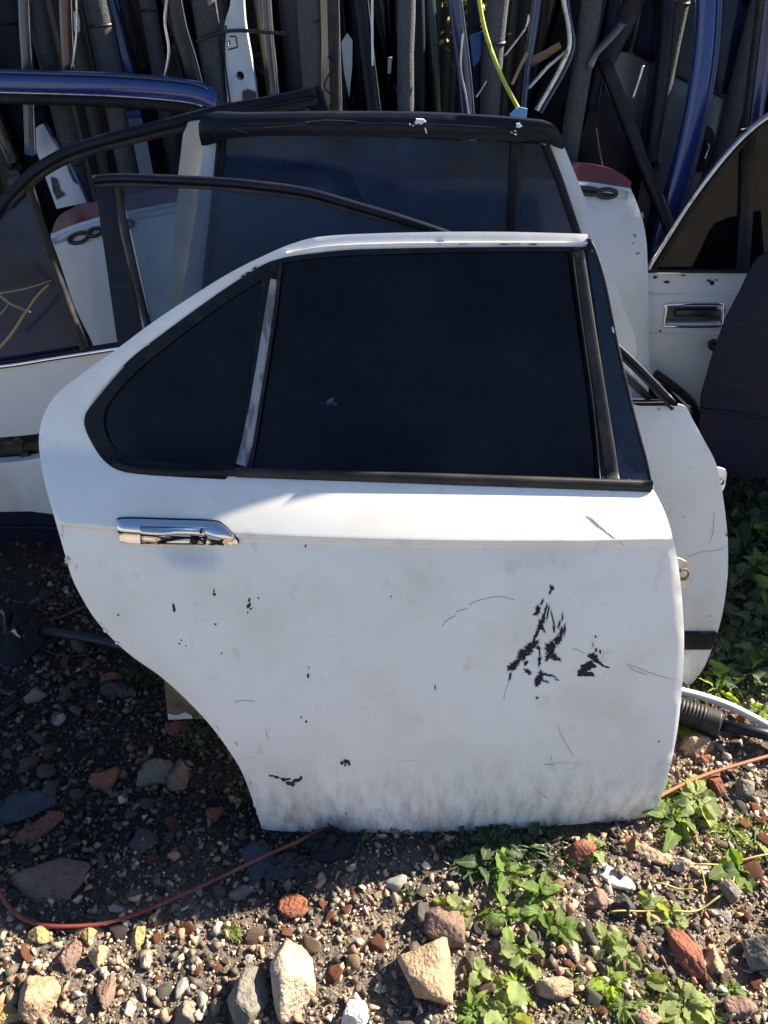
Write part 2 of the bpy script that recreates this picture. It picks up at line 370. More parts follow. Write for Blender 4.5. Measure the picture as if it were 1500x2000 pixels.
# ================================================================== the white rear door in front
D1 = Plane(.76, 20)
LEAN_BELT = {}
_c0 = D1.uv(230, 1062); _c1 = D1.uv(1320, 1085); _b0 = D1.uv(300, 925); _b1 = D1.uv(1270, 957)
def _ln(a, b, u): return a[1] + (b[1] - a[1]) * (u - a[0]) / (b[0] - a[0])
_hs = D1.uv(365, 1085); _dn = D1.uv(1158, 1048)
def wf1(u, v):
    vc = _ln(_c0, _c1, u); vb = _ln(_b0, _b1, u); uc = u - .02
    w_ = -.135 * uc * uc
    if v < vc:
        t = max(0, v) / vc
        w_ += .0016 * noise.noise(Vector((u * 3.5, v * 4.5, 2)))* min(1, (vc - v) / .05) + .026 * math.sin(math.pi * min(1, t * .62 + .30)) - .026 - .010 * max(0, .12 - t) / .12
        w_ += .0012 * math.exp(-((v - .185) / .008) ** 2) * -1
    else:
        w_ += .026 * math.sin(math.pi * .92) - .026
    s_ = (v - vc) / .013
    w_ += .0075 * (0 if s_ < 0 else 1 if s_ > 1 else s_ * s_ * (3 - 2 * s_))
    if v > vc + .01:
        q = v - vc - .01; Lb = max(.02, vb - vc - .01)
        w_ -= (.50 * q + .12 * q * q / Lb) if q < Lb else (.62 * Lb + .20 * (q - Lb))
    dx, dy = (u - _hs[0]) / .066, (v - _hs[1]) / .040
    r = dx * dx + dy * dy
    if r < 1 and v < vc + .02: w_ -= .017 * (1 - r) ** 1.1
    dx, dy = (u - _dn[0]) / .040, (v - _dn[1]) / .024; r = dx * dx + dy * dy
    if r < 1: w_ -= .0036 * (1 - r) ** 2
    return w_
D1.wf = wf1
d1 = empty('car_door', D1.M, 'large white rear car door with dark tinted glass and chrome handle, foremost of all', 'car door')
out1 = smooth([(1148, 457), (1000, 453), (850, 453), (700, 457), (620, 463), (570, 476), (520, 497), (450, 532), (380, 575), (300, 628), (230, 680), (160, 730), (115, 765),
    (92, 795), (80, 825), (75, 860), (78, 900), (88, 950), (105, 1010), (125, 1080), (140, 1130), (160, 1170), (185, 1210), (220, 1250), (260, 1285), (310, 1320),
    (350, 1355), (390, 1395), (420, 1430), (445, 1465), (470, 1505), (490, 1555), (505, 1600), (512, 1626)], 4)
out1 += [(515, 1634)] + smooth([(520, 1636), (700, 1638), (900, 1640), (1100, 1641), (1225, 1641), (1248, 1636), (1262, 1622), (1277, 1596), (1295, 1550), (1312, 1490), (1325, 1420),
    (1333, 1340), (1337, 1260), (1333, 1170), (1323, 1090), (1306, 1020), (1287, 975), (1271, 948)], 4)
win1 = smooth([(1268, 940), (1100, 938), (900, 934), (700, 929), (460, 920), (330, 912), (262, 905), (222, 890), (192, 862), (172, 830), (170, 808), (186, 776), (248, 706), (330, 642), (420, 577),
    (480, 537), (520, 514), (560, 502), (620, 494), (700, 488), (900, 484), (1100, 483), (1149, 484)], 4)
ex = []
for k in range(112):
    u_ = -.66 + k * .0115
    for q in (-.011, -.0055, -.001, .003, .0065, .0105, .014, .0185, .025): ex.append((u_, _ln(_c0, _c1, u_) + q))
def crease_band(x, y): return abs(y - (_c0[1] + (_c1[1] - _c0[1]) * (x - _c0[0]) / (_c1[0] - _c0[0])) - .007) < .025
body = sheet('door_skin', D1.uvs(out1 + win1), M_white, d1, wf1, 0, .0035, .0125, extra=ex, edge=.004, band=crease_band)
# inner shell behind the skin, set in from its edge
inn = smooth([(1290, 1010), (1308, 1100), (1318, 1200), (1320, 1300), (1312, 1400), (1296, 1500), (1270, 1580), (1235, 1620), (900, 1622), (560, 1615), (530, 1600), (505, 1540), (470, 1470), (425, 1405), (370, 1345),
    (300, 1295), (235, 1245), (190, 1190), (160, 1120), (130, 1020), (110, 930), (160, 880), (250, 925), (600, 945), (1200, 972), (1240, 980), (1268, 992)], 3, True)
sheet('inner_shell', D1.uvs(inn), M_white3, d1, wf1, -.014, .045, .04)
# small pressed frame line along the lower panel
bar('lower_swage_line', D1.uvs([(480, 1479), (800, 1486), (1100, 1490), (1312, 1492)]), .003, M_white, d1, .0016, .0002, wf1, seg=6)
bar('hem_edge', D1.uvs([(530, 1629), (700, 1631), (900, 1633), (1100, 1634), (1236, 1634)]), .0025, M_white, d1, .0018, .0002, wf1, seg=6)
# seals, glasses
qg = smooth([(512, 545), (470, 572), (430, 598), (350, 657), (270, 722), (217, 780), (203, 812), (206, 845), (226, 876), (262, 893), (330, 902), (400, 907), (462, 909)], 3) + [(492, 730)]
mg = [(553, 514)] + smooth([(560, 512), (620, 504), (700, 498), (900, 492), (1110, 491)], 3) + smooth([(1118, 520), (1135, 640), (1155, 790), (1174, 936)], 3) + [(900, 931), (489, 914), (515, 740)]
seal_o = smooth([(190, 777), (250, 708), (330, 643), (420, 578), (480, 538), (520, 515), (552, 505)], 3) + smooth([(560, 502), (620, 494), (700, 487), (900, 483), (1100, 482), (1150, 483)], 3) + \
    smooth([(1165, 500), (1185, 600), (1215, 740), (1245, 850), (1268, 945)], 3) + [(900, 938), (460, 914)] + smooth([(440, 936), (330, 930), (245, 922), (206, 902), (180, 866), (165, 830), (168, 806)], 3)
sheet('window_seal', D1.uvs(seal_o), M_rubber, d1, wf1, .0010, .010, .03, holes=[D1.uvs(qg), D1.uvs(mg)])
sheet('quarter_glass', D1.uvs(smooth([(530, 530), (420, 590), (260, 715), (195, 800), (195, 860), (250, 905), (400, 915), (475, 920)], 3)), G_tint, d1, wf1, -.0045, .004, .05)
sheet('main_glass', D1.uvs([(540, 508), (700, 492), (1120, 486), (1160, 700), (1195, 948), (480, 925)]), G_tint, d1, wf1, -.0055, .004, .05)
sheet('door_card', D1.uvs([(575, 540), (1105, 520), (1150, 880), (520, 880)][:0] + [(200, 830), (260, 740), (540, 545), (1105, 520), (1165, 925), (330, 890)]), mat('black_trim_fabric', (.007, .008, .012), .9, var=[(8, (.016, .018, .028), .5, .7, .7)]), d1, wf1, -.06, .006, .06)
bar('divider_bar', D1.uvs([(536, 545), (530, 590), (516, 690), (500, 790), (486, 860), (473, 907)]), [D1.m(500, 700, x) for x in (16, 20, 24, 27, 28, 28)], M_peel, d1, .007, .003, wf1)
bar('divider_seal', D1.uvs([(549, 512), (541, 590), (526, 690), (510, 790), (499, 860), (489, 912)]), D1.m(500, 700, 7), M_rubber, d1, .008, .0035, wf1)
bar('run_channel', D1.uvs(smooth([(1128, 490), (1140, 570), (1158, 690), (1175, 800), (1186, 870), (1195, 936)], 3)), [D1.m(1150, 700, 24 + i * .5) for i in range(16)], M_rubber2, d1, .007, .003, wf1)
bar('run_channel_lip', D1.uvs(smooth([(1116, 490), (1126, 570), (1143, 690), (1158, 800), (1170, 936)], 3)), D1.m(1150, 700, 4), M_rubber, d1, .008, .004, wf1)
sheet('pillar_panel', D1.uvs([(1146, 487)] + smooth([(1163, 493), (1180, 560), (1203, 680), (1232, 800), (1268, 940)], 4) + [(1204, 937)] + smooth([(1194, 870), (1180, 760), (1164, 620), (1152, 530)], 3)), M_gloss, d1, wf1, .0035, .008, .03, edge=.003)
bar('pillar_edge_trim', D1.uvs(smooth([(1152, 470), (1164, 495), (1183, 560), (1207, 680), (1238, 810), (1262, 900), (1274, 955)], 4)), D1.m(1200, 700, 6), M_rubber2, d1, .012, -.001, wf1)
sheet('top_corner_trim', D1.uvs([(1146, 466), (1153, 466), (1157, 488), (1120, 489), (1118, 484), (1147, 481)]), M_rubber, d1, wf1, .004, .006, .02)
bt = smooth([(462, 921), (700, 929), (900, 936), (1100, 943), (1271, 949)], 5)
bar('belt_moulding', D1.uvs(bt), [D1.m(900, 940, 22 + 4 * i / len(bt)) for i in range(len(bt))], M_rubber2, d1, .014, .003, wf1, sq=.7)
bar('belt_moulding', D1.uvs(smooth([(222, 903), (262, 916), (330, 922), (400, 922), (460, 922)], 4)), D1.m(400, 920, 17), M_rubber, d1, .008, .002, wf1)
bar('roof_strip', D1.uvs(smooth([(560, 494), (640, 481), (760, 476), (900, 474), (1148, 474)], 4)), D1.m(900, 475, 4), M_white, d1, .004, .002, wf1, seg=6)
# handle
hb = smooth([(240, 1011), (330, 1013), (415, 1016), (436, 1024), (454, 1042), (466, 1057), (455, 1062), (400, 1062), (300, 1061), (246, 1058), (236, 1048), (231, 1020)], 4, True)
HD = Plane(.76, 20); HD.wf = wf1
h1 = sheet('door_handle', D1.uvs(hb), M_chrome, d1, wf1, .009, .012, .006, edge=.004)
bar('handle_rim', D1.uvs(hb), .0022, M_rubber, h1, .006, .0015, wf1, closed=True, seg=6)
fl = [(277, 1025), (404, 1027), (403, 1059), (278, 1057)]
def wflap(u, v):
    c = D1.uv(340, 1041); t = (v - c[1]) / .017
    return wf1(u, v) + .013 - .005 * t * t
sheet('handle_flap', D1.uvs(smooth(fl[:1] * 1 + [(340, 1025)] + fl[1:3] + [(340, 1060)] + fl[3:], 1, True)), M_chrome, h1, wflap, 0, .010, .004, edge=.0025)
bar('flap_gap', D1.uvs(fl), .0016, M_chip, h1, .004, .0095, wf1, closed=True, seg=5)
chips(D1, [(381, 1052, 18, 14, 0), (396, 1033, 6, 12, 0), (402, 1048, 6, 16, 0)], M_chip, h1, 'peeled_chrome', .0145)
# hinge plates on the right edge
def hinge(pl, pts, hole, m, parent, off=-.012, r=9):
    c = pl.uv(*hole); rr = pl.m(hole[0], hole[1], r)
    hl = [(c[0] + rr * math.cos(t * .524), c[1] + rr * math.sin(t * .524)) for t in range(12)]
    b = sheet('hinge_bracket', pl.uvs(smooth(pts, 3, True)), m, parent, pl.wf, off, .006, .012, holes=[hl])
    bar('bolt_ring', [(c[0] + rr * 1.3 * math.cos(t * .524), c[1] + rr * 1.3 * math.sin(t * .524)) for t in range(12)], rr * .5, M_rust, b, .008, off + .002, pl.wf, closed=True, seg=6)
hinge(D1, [(1315, 1098), (1342, 1100), (1351, 1112), (1353, 1130), (1347, 1150), (1338, 1154), (1320, 1154)], (1338, 1126), mat('rust_stained_white', (.6, .55, .42), .5, var=[(40, (.25, .13, .05), .5, .65, .8)]), d1)
hinge(D1, [(1295, 1466), (1316, 1463), (1325, 1475), (1325, 1492), (1316, 1505), (1300, 1505)], (1312, 1485), M_rust, d1, r=7)
# wear on the paint
C = lambda x, y: (750 + x / 2, 1000 + y / 2)
big = []
for x, y, a, b, g_ in [(655, 295, 22, 14, 80), (650, 312, 8, 20, 20), (600, 385, 16, 40, 10), (592, 398, 10, 18, 40), (617, 352, 8, 24, 20), (632, 380, 8, 40, 15), (622, 420, 16, 50, 18), (612, 445, 26, 40, 10), (624, 458, 8, 26, -20),
    (640, 395, 6, 60, 10), (660, 420, 5, 60, -12), (663, 455, 8, 30, -10), (684, 440, 8, 30, 15), (697, 410, 5, 30, 5), (706, 455, 8, 44, 5), (692, 470, 16, 40, 8), (678, 500, 28, 44, 14), (650, 530, 34, 56, 12), (640, 565, 22, 30, 20), (660, 560, 30, 22, 20), (675, 573, 36, 14, 14),
    (594, 480, 10, 50, 25), (582, 515, 44, 26, -30), (602, 530, 18, 14, 30), (566, 535, 30, 30, -40), (545, 556, 46, 34, -35), (540, 545, 28, 16, 10), (520, 585, 36, 22, -45), (505, 600, 40, 26, -40), (490, 610, 20, 22, -30), (493, 640, 8, 34, 10), (555, 590, 14, 20, 30),
    (608, 580, 12, 40, 5), (608, 548, 6, 30, 0), (562, 622, 26, 14, 20), (570, 632, 12, 8, 0), (606, 648, 24, 44, 30), (628, 634, 44, 9, 15), (600, 670, 16, 24, 20), (618, 655, 36, 8, 40), (612, 628, 10, 20, 0), (660, 640, 28, 4, 25), (675, 655, 20, 3, 15), (598, 726, 10, 8, 0), (636, 662, 20, 5, 30)]:
    cx, cy = C(x, y); big.append((cx, cy, a / 2 * 1.25, b / 2 * 1.25, g_))
chips(D1, [(x, y, a * 1.25 + 2, b * 1.25 + 2, g_) for x, y, a, b, g_ in big], mat('scuffed_primer', (.33, .34, .37), .7, var=[(60, (.7, .7, .7), .45, .6, .8)]), d1, 'primer_halo', .0003)
chips(D1, big, M_chip, d1, 'paint_scrape')
chips(D1, [(*C(x, y), a / 2 * 1.2, b / 2 * 1.2, g_) for x, y, a, b, g_ in [(815, 563, 42, 26, 20), (828, 580, 30, 22, 40), (805, 600, 50, 34, -10), (785, 608, 34, 30, -20), (765, 632, 22, 24, 0), (795, 633, 60, 20, 5), (845, 592, 26, 12, 30), (865, 604, 36, 8, 15), (828, 540, 8, 18, 0), (844, 545, 9, 16, 0), (827, 489, 6, 7, 0), (816, 520, 3, 20, 0), (775, 622, 34, 26, 0)]], M_chip, d1, 'paint_scrape')
small = [(419, 1161, 9, 6, 0), (418, 1154, 4, 10, 0), (340, 1188, 7, 20, -8), (486, 1183, 9, 14, 20), (487, 1172, 6, 10, 0), (490, 1189, 5, 5, 0), (484, 1196, 3, 7, 0), (505, 1168, 4, 4, 0), (421, 1219, 6, 4, 0), (231, 1201, 5, 5, 0),
    (354, 1250, 4, 4, 0), (351, 1257, 5, 4, 0), (363, 1261, 3, 4, 0), (433, 1276, 4, 4, 0), (602, 1319, 5, 14, 0), (603, 1304, 2, 8, 0), (588, 1401, 4, 6, 0), (598, 1409, 5, 7, 0), (764, 1165, 4, 4, 0), (850, 1343, 3, 14, 0), (597, 1066, 4, 9, 20),
    (677, 1487, 16, 9, 0), (668, 1490, 8, 10, 10), (682, 1492, 7, 9, 0), (674, 1494, 6, 6, 0), (645, 1612, 9, 4, 10), (641, 1609, 5, 4, 0), (676, 1589, 3, 6, 0), (926, 1582, 4, 3, 0), (1287, 1448, 4, 5, 0), (1163, 1243, 4, 4, 0), (512, 510 + 5, 1, 1, 0)]
chips(D1, small[:-1], M_chip, d1, 'paint_chips')
chips(D1, [(530, 1515, 14, 5, 10), (540, 1518, 16, 7, 10), (553, 1522, 16, 9, 15), (562, 1522, 14, 6, -10), (568, 1530, 22, 10, 10), (580, 1524, 22, 11, -15), (588, 1519, 8, 10, 0), (572, 1534, 8, 7, 0)], mat('rust_black', (.02, .012, .01), .7), d1, 'paint_scrape')
chips(D1, [(484, 530 + 3, 16, 5, -20), (497, 524, 12, 5, -25), (474, 539, 9, 4, -30)], M_chip, d1, 'paint_scrape')
chips(D1, [(830, 475, 50, 4, 0), (860, 474, 22, 6, 0), (905, 476, 26, 3, 0), (985, 477, 32, 3, 0), (1010, 475, 26, 5, 0), (1040, 477, 20, 3, 0)], M_chip, d1, 'paint_scrape', .003)
chips(D1, [(1197, 645, 5, 12, 0), (1195, 640, 3, 6, 0), (1205, 671, 4, 12, -10), (1212, 700, 4, 22, -8), (1215, 715, 3, 14, -8), (1217, 726, 4, 6, 0)], M_spoil, d1, 'bare_edge_spots', .0042)
chips(D1, [(645, 784, 22, 13, -45), (652, 790, 14, 8, 0)], mat('dull_grey_smear', (.10, .13, .2), .8), d1, 'glass_smear', -.0050)
chips(D1, [(1228, 937, 9, 5, 0)], M_rust, d1, 'rust_spot', .006)
chips(D1, [(132, 1095, 14, 26, 0), (122, 1040, 8, 30, 0), (148, 1110, 6, 14, 20), (205, 1232, 14, 6, 40), (228, 1256, 12, 6, 30), (196, 1218, 8, 5, 40), (425, 1422, 14, 5, 60), (462, 1452, 8, 16, -30), (498, 1570, 8, 24, -10), (505, 1588, 10, 14, 0), (488, 1530, 5, 14, -20), (1285, 1560, 6, 16, 10)],
    mat('brown_edge_scuff', (.36, .31, .25), .8, var=[(120, (.78, .76, .72), .42, .52, 1)]), d1, 'edge_scuff')
lines(D1, [[(863, 1223), (875, 1210), (890, 1202)], [(891, 1195), (905, 1190), (914, 1189)], [(916, 1181), (940, 1171), (975, 1165), (1005, 1172)], [(984, 1365), (990, 1342), (996, 1325)], [(1089, 1417), (1098, 1440), (1120, 1476)],
    [(458, 1371), (475, 1368), (498, 1370)], [(1043, 1538), (1055, 1548), (1070, 1560)], [(1225, 1298), (1245, 1304), (1270, 1314), (1316, 1328)], [(1228, 1302), (1240, 1310), (1262, 1317)], [(1116, 1268), (1125, 1268), (1142, 1276)],
    [(519, 1425), (521, 1434), (524, 1443)], [(1062, 1493), (1075, 1493), (1083, 1494)], [(1077, 1476), (1076, 1484)]], M_scr, d1)
lines(D1, [[(1148, 1005), (1175, 1030), (1218, 1065)]], mat('tan_scratch', (.5, .38, .25), .6), d1, wd=.0011)

# ================================================================== second: white front door behind it
D2 = Plane(1.10, 12)
def wf2(u, v):
    t = v - D2c
    w_ = -.10 * (u - .1) ** 2 - .25 * max(0, v) ** 2 * 0
    if v > D2c: w_ -= .05 * t
    if v > D2b: w_ -= .10 * (v - D2b)
    w_ += .004 * math.exp(-((v - D2c) / .006) ** 2) if abs(v - D2c) < .03 else 0
    return w_
D2c = D2.uv(1300, 897)[1]; D2b = D2.uv(1300, 790)[1]
D2.wf = wf2
d2 = empty('car_door', D2.M, 'white front car door with black window frame, directly behind the big front door', 'car door')
b2 = [(300, 795), (700, 792), (1240, 790)] + smooth([(1325, 790), (1342, 797), (1354, 820), (1377, 862), (1400, 908), (1413, 970), (1422, 1050), (1422, 1125), (1413, 1195), (1398, 1250), (1376, 1305), (1350, 1340), (1335, 1362), (1300, 1378)], 4) + [(1000, 1398), (440, 1405), (400, 1300), (350, 1050)]
sheet('door_skin', D2.uvs(b2), M_white2, d2, wf2, 0, .004, .022, edge=.006)
sheet('inner_shell', D2.uvs([(340, 830), (1320, 820), (1370, 900), (1395, 1050), (1390, 1180), (1340, 1310), (1290, 1350), (460, 1380), (420, 1250), (370, 1050)]), M_white3, d2, wf2, -.015, .05, .06)
hinge(D2, [(1395, 922), (1422, 923), (1422, 945), (1419, 958), (1412, 967), (1400, 966)], (1411, 945), M_spoil, d2, -.012, 5)
bar('side_moulding', D2.uvs([(440, 1252), (900, 1251), (1330, 1249), (1392, 1249)]), D2.m(1360, 1250, 42), M_rubber, d2, .012, .004, wf2, sq=.4)
bar('chrome_belt_strip', D2.uvs([(300, 784), (1310, 782)]), D2.m(1300, 782, 6), M_chrome, d2, .008, .004, wf2)
bar('belt_seal', D2.uvs([(300, 790), (1322, 788)]), D2.m(1300, 788, 8), M_rubber, d2, .008, .001, wf2)
gl2 = [(230, 362)] + smooth([(270, 358), (400, 362), (500, 370), (600, 386), (700, 413), (820, 450), (950, 505), (1080, 600), (1200, 700), (1272, 772)], 3) + [(1270, 778), (315, 782), (287, 600), (250, 430)]
sheet('window_glass', D2.uvs(gl2), G_clear, d2, wf2, -.004, .004, .06)
sheet('rear_pillar_cover', D2.uvs([(185, 348), (220, 346), (232, 450), (258, 560), (272, 640), (300, 790), (262, 790), (228, 660), (207, 510), (195, 430)]), M_satin, d2, wf2, .003, .02, .03, edge=.004)
bar('pillar_channel', D2.uvs([(228, 358), (240, 430), (262, 530), (281, 610), (305, 700), (325, 785)]), D2.m(250, 500, 13), M_rubber2, d2, .016, -.002, wf2)
top2 = smooth([(186, 349), (250, 346), (400, 352), (500, 360), (600, 374), (700, 402), (800, 432), (900, 468), (1020, 530), (1120, 605), (1222, 692), (1312, 784)], 4)
bar('window_frame', D2.uvs(top2), D2.m(600, 370, 15), M_satin, d2, .022, .002, wf2)
top3 = [(x - .0, y + 13) for x, y in top2]
bar('frame_seal', D2.uvs(top3), D2.m(600, 380, 9), M_rubber2, d2, .018, 0, wf2)
bar('sail_trim', D2.uvs([(1180, 700), (1240, 752), (1268, 778)]), D2.m(1250, 740, 14), M_rubber2, d2, .012, .002, wf2)
lines(D2, [[(1342, 1088), (1370, 1078), (1400, 1075), (1417, 1068)], [(1292, 969), (1302, 969)], [(1395, 1000), (1392, 1040), (1385, 1060)]], M_scr, d2)
chips(D2, [(1335, 1010, 4, 3, 0), (1287, 800, 5, 3, 0), (1345, 793, 14, 3, 30), (1420, 1045, 4, 8, 0), (1387, 1203, 4, 4, 0)], M_rust, d2, 'paint_chips')

# ================================================================== third: white door with the black roof cover
D3 = Plane(1.38, 9)
d3 = empty('tailgate', D3.M, 'white tailgate with thick paint-splashed black spoiler over its window, behind the two white doors', 'tailgate')
def wf3(u, v): return -.06 * u * u
D3.wf = wf3
sp = smooth([(402, 223), (480, 221), (650, 219), (820, 220), (950, 226), (1040, 233), (1073, 239), (1088, 258), (1100, 285), (1094, 290), (1078, 284), (1050, 277), (900, 270), (600, 263), (470, 266), (420, 279), (402, 283), (396, 276)], 3, True)
def wsp(u, v):
    t = (v - D3.uv(750, 245)[1]) / .02
    return .028 - .012 * min(4, t * t) * .5
spo = sheet('spoiler', D3.uvs(sp), M_satin, d3, wsp, 0, .05, .012, edge=.008)
bar('spoiler_groove', D3.uvs(smooth([(425, 262), (432, 246), (500, 240), (800, 240), (1000, 250), (1060, 258), (1080, 276)], 4)), D3.m(700, 245, 4), M_rubber, spo, .004, 0, wsp, seg=6)
chips(D3, [(820, 234, 22, 12, 10), (812, 237, 9, 6, 0), (830, 252, 3, 14, -15), (800, 240, 4, 4, 0), (1007, 242, 12, 11, 0), (1000, 252, 4, 3, 0), (994, 255, 3, 3, 0), (1001, 259, 5, 3, 0), (806, 242, 4, 3, 0)], M_spoil, spo, 'paint_splash', .012, wsp)
lines(D3, [[(460, 247), (475, 252), (490, 257)], [(600, 236), (640, 232), (700, 235)], [(520, 246), (600, 240)]], mat('brown_scratch', (.2, .14, .09), .6), spo, wf=lambda u, v: wsp(u, v) + .001)
sheet('side_pillar', D3.uvs([(400, 262), (434, 268), (418, 420), (404, 560), (396, 620), (340, 640), (362, 540), (385, 400), (390, 340)]), M_white3, d3, wf3, 0, .04, .03, edge=.005)
sheet('side_pillar', D3.uvs([(1060, 280), (1103, 288), (1140, 380), (1175, 480), (1215, 590), (1243, 665), (1244, 690), (1236, 705), (1205, 690), (1185, 620), (1120, 440), (1075, 300)]), M_white3, d3, wf3, 0, .04, .03, edge=.005)
sheet('lower_panel', D3.uvs([(395, 600), (1195, 640), (1240, 705), (1225, 900), (1190, 1175), (470, 1175), (420, 900)]), M_white3, d3, wf3, -.002, .03, .06)
g3 = [(432, 270), (600, 262), (1062, 282), (1100, 380), (1140, 490), (1190, 640), (398, 610), (412, 500)]
sheet('window_glass', D3.uvs(g3), G_grey, d3, wf3, -.006, .004, .06)
bar('glass_border', D3.uvs(smooth([(432, 270), (420, 400), (402, 560), (398, 620)], 3)), D3.m(430, 400, 17), M_rubber, d3, .010, -.002, wf3)
bar('glass_border', D3.uvs(smooth([(1066, 284), (1092, 350), (1126, 450), (1160, 550), (1190, 640)], 3)), D3.m(1100, 400, 14), M_rubber, d3, .010, -.001, wf3)
bar('window_divider', D3.uvs([(1010, 276), (1006, 350), (1002, 440), (998, 620)]), D3.m(1000, 400, 24), M_satin, d3, .012, -.004, wf3, sq=.35)
bar('rear_wiper', D3.uvs([(640, 285), (668, 350), (700, 430), (720, 500)]), [D3.m(660, 340, x) for x in (44, 50, 46, 40)], M_black, d3, .008, -.018, wf3, sq=.4)
# a separate pale pillar strip just left of it
P3 = Plane(1.50, 7)
t = empty('pillar_panel', P3.M, 'narrow dusty white body pillar standing left of the spoilered tailgate', 'car panel')
sheet('pillar_skin', P3.uvs([(366, 240), (402, 236), (398, 300), (386, 345), (378, 480), (372, 640), (330, 640), (338, 480), (350, 338), (356, 290)]), mat('dusty_cream_paint', (.5, .47, .40), .5, var=[(8, (.3, .26, .2), .45, .7, .7)]), t, None, 0, .03, .03, edge=.004)
sheet('side_flange', P3.uvs([(356, 262), (367, 240), (354, 338), (346, 345)]), M_white3, t, None, -.008, .02, .03)

# ================================================================== fourth: wide white lid with red top
D4 = Plane(1.78, 9)
def wf4(u, v): return -.10 * u * u - .9 * max(0, v - .74) ** 2
D4.wf = wf4
d4 = empty('boot_lid', D4.M, 'wide white boot lid with faded red top band and dark ring badges, behind the windows', 'boot lid')
r4t = smooth([(98, 462), (112, 425), (145, 405), (190, 393), (280, 376), (400, 352), (600, 330), (850, 316), (1000, 314), (1120, 317), (1180, 326), (1215, 340), (1234, 356)], 4)
r4b = smooth([(1232, 368), (1120, 352), (1000, 350), (800, 350), (600, 362), (380, 389), (190, 425), (97, 458)], 4)
sheet('red_top_band', D4.uvs(r4t + r4b), M_red, d4, wf4, .002, .02, .03, edge=.01)
b4 = [(x, y - 1) for x, y in r4b[::-1]] + smooth([(1240, 385), (1256, 430), (1264, 480), (1267, 560), (1269, 720)], 4) + [(1266, 800), (1262, 990), (290, 990), (240, 820), (190, 700)] + smooth([(175, 660), (145, 600), (118, 520), (99, 468)], 3)
sheet('lid_skin', D4.uvs(b4), mat('lid_white_paint', (.54, .57, .61), .4, coat=.4, var=[(5, (.44, .43, .39), .45, .72, .65), (50, (.25, .22, .18), .64, .78, .5, (.6, 1, 1))], bump=[(4, .15, .02)]), d4, wf4, 0, .03, .035, edge=.008)
bar('lid_lip', D4.uvs([(x, y + 10) for x, y in smooth([(104, 462), (190, 430), (380, 393), (600, 366), (800, 354), (1000, 354), (1120, 356), (1226, 372)], 4)]), D4.m(700, 360, 14), mat('dull_grey_lip', (.4, .42, .44), .45, metal=.2), d4, .007, .001, wf4)
def ring(cx, cy, rx, ry, ang, wd, parent, name='badge_ring'):
    P = [(cx + rx * math.cos(t) * math.cos(R(ang)) - ry * math.sin(t) * math.sin(R(ang)), cy + rx * math.cos(t) * math.sin(R(ang)) + ry * math.sin(t) * math.cos(R(ang))) for t in [k * math.pi / 10 for k in range(20)]]
    return bar(name, D4.uvs(P), D4.m(cx, cy, wd), M_badge, parent, .008, .006, wf4, closed=True, seg=8)
for a in [(154, 464, 19, 9, -16, 7), (186, 453, 13, 7, -16, 7), (222, 446, 16, 9, -14, 7), (253, 437, 8, 7, -14, 7), (1150, 373, 20, 6, 6, 8), (1184, 377, 19, 8, 0, 8)]: ring(*a, d4)
sheet('badge_plate', D4.uvs(smooth([(1135, 371), (1150, 367), (1166, 374), (1186, 369), (1203, 373), (1195, 384), (1178, 386), (1166, 379), (1148, 381), (1136, 376)], 3, True)), M_badge, d4, wf4, .004, .005, .02)
chips(D4, [(1240, 460, 10, 8, 0), (1246, 495, 12, 6, 0), (1255, 420, 6, 14, 0), (245, 445, 1, 1, 0), (343, 435, 3, 16, 10), (290, 505, 7, 3, 0), (1237, 475, 6, 4, 0)], M_scr, d4, 'scuff_marks')

# ================================================================== left: white door with the big dark arched frame
DL = Plane(1.60, 5)
dl = empty('car_door', DL.M, 'white car door at left edge with empty dark arched window frame and chrome strip', 'car door')
def wfl(u, v): return 0 if v < .62 else -.1 * (v - .62)
DL.wf = wfl
arch = smooth([(-60, 480), (-20, 430), (14, 388), (44, 356), (78, 326), (125, 299), (185, 277), (260, 258), (340, 238), (420, 218), (500, 203), (560, 192), (618, 180)], 4)
bar('window_frame', DL.uvs(arch), DL.m(300, 250, 20), M_satin, dl, .03, .002, wfl)
bar('frame_seal', DL.uvs([(x + 3, y + 15) for x, y in arch[8:]]), DL.m(300, 260, 15), M_rubber2, dl, .024, -.003, wfl)
sheet('frame_corner', DL.uvs([(585, 176), (624, 168), (640, 220), (660, 300), (628, 300), (612, 224), (598, 205)]), M_satin, dl, wfl, 0, .03, .03, edge=.004)
bar('frame_inner_lip', DL.uvs([(450, 222), (520, 208), (592, 194), (600, 212)]), DL.m(520, 208, 6), M_rubber2, dl, .02, -.004, wfl)
bar('quarter_divider', DL.uvs(smooth([(56, 362), (80, 440), (110, 530), (140, 615), (166, 682)], 3)), DL.m(100, 500, 15), M_rubber2, dl, .024, 0, wfl)
sheet('quarter_glass', DL.uvs([(-60, 470), (-10, 420), (36, 378), (52, 374), (80, 460), (118, 570), (158, 690), (-60, 712)]), G_grey, dl, wfl, -.008, .004, .06)
sheet('quarter_blank', DL.uvs([(-60, 480), (30, 392), (50, 384), (70, 450), (100, 540), (104, 552), (-60, 580)]), M_navy, dl, wfl, -.018, .004, .06)
bl = [(-60, 722), (20, 715), (120, 700), (330, 672), (760, 645)] + [(760, 860), (200, 850), (130, 850), (75, 848), (40, 852), (-60, 860)]
sheet('door_skin', DL.uvs(bl), M_white2, dl, wfl, 0, .02, .03, edge=.005)
bar('chrome_belt_strip', DL.uvs(smooth([(-60, 720), (20, 712), (120, 696), (330, 664)], 4)), DL.m(100, 700, 9), M_chrome, dl, .012, .004, wfl)
bar('belt_seal', DL.uvs(smooth([(-60, 712), (20, 704), (120, 688), (330, 656)], 4)), DL.m(100, 690, 7), M_rubber, dl, .012, .003, wfl)
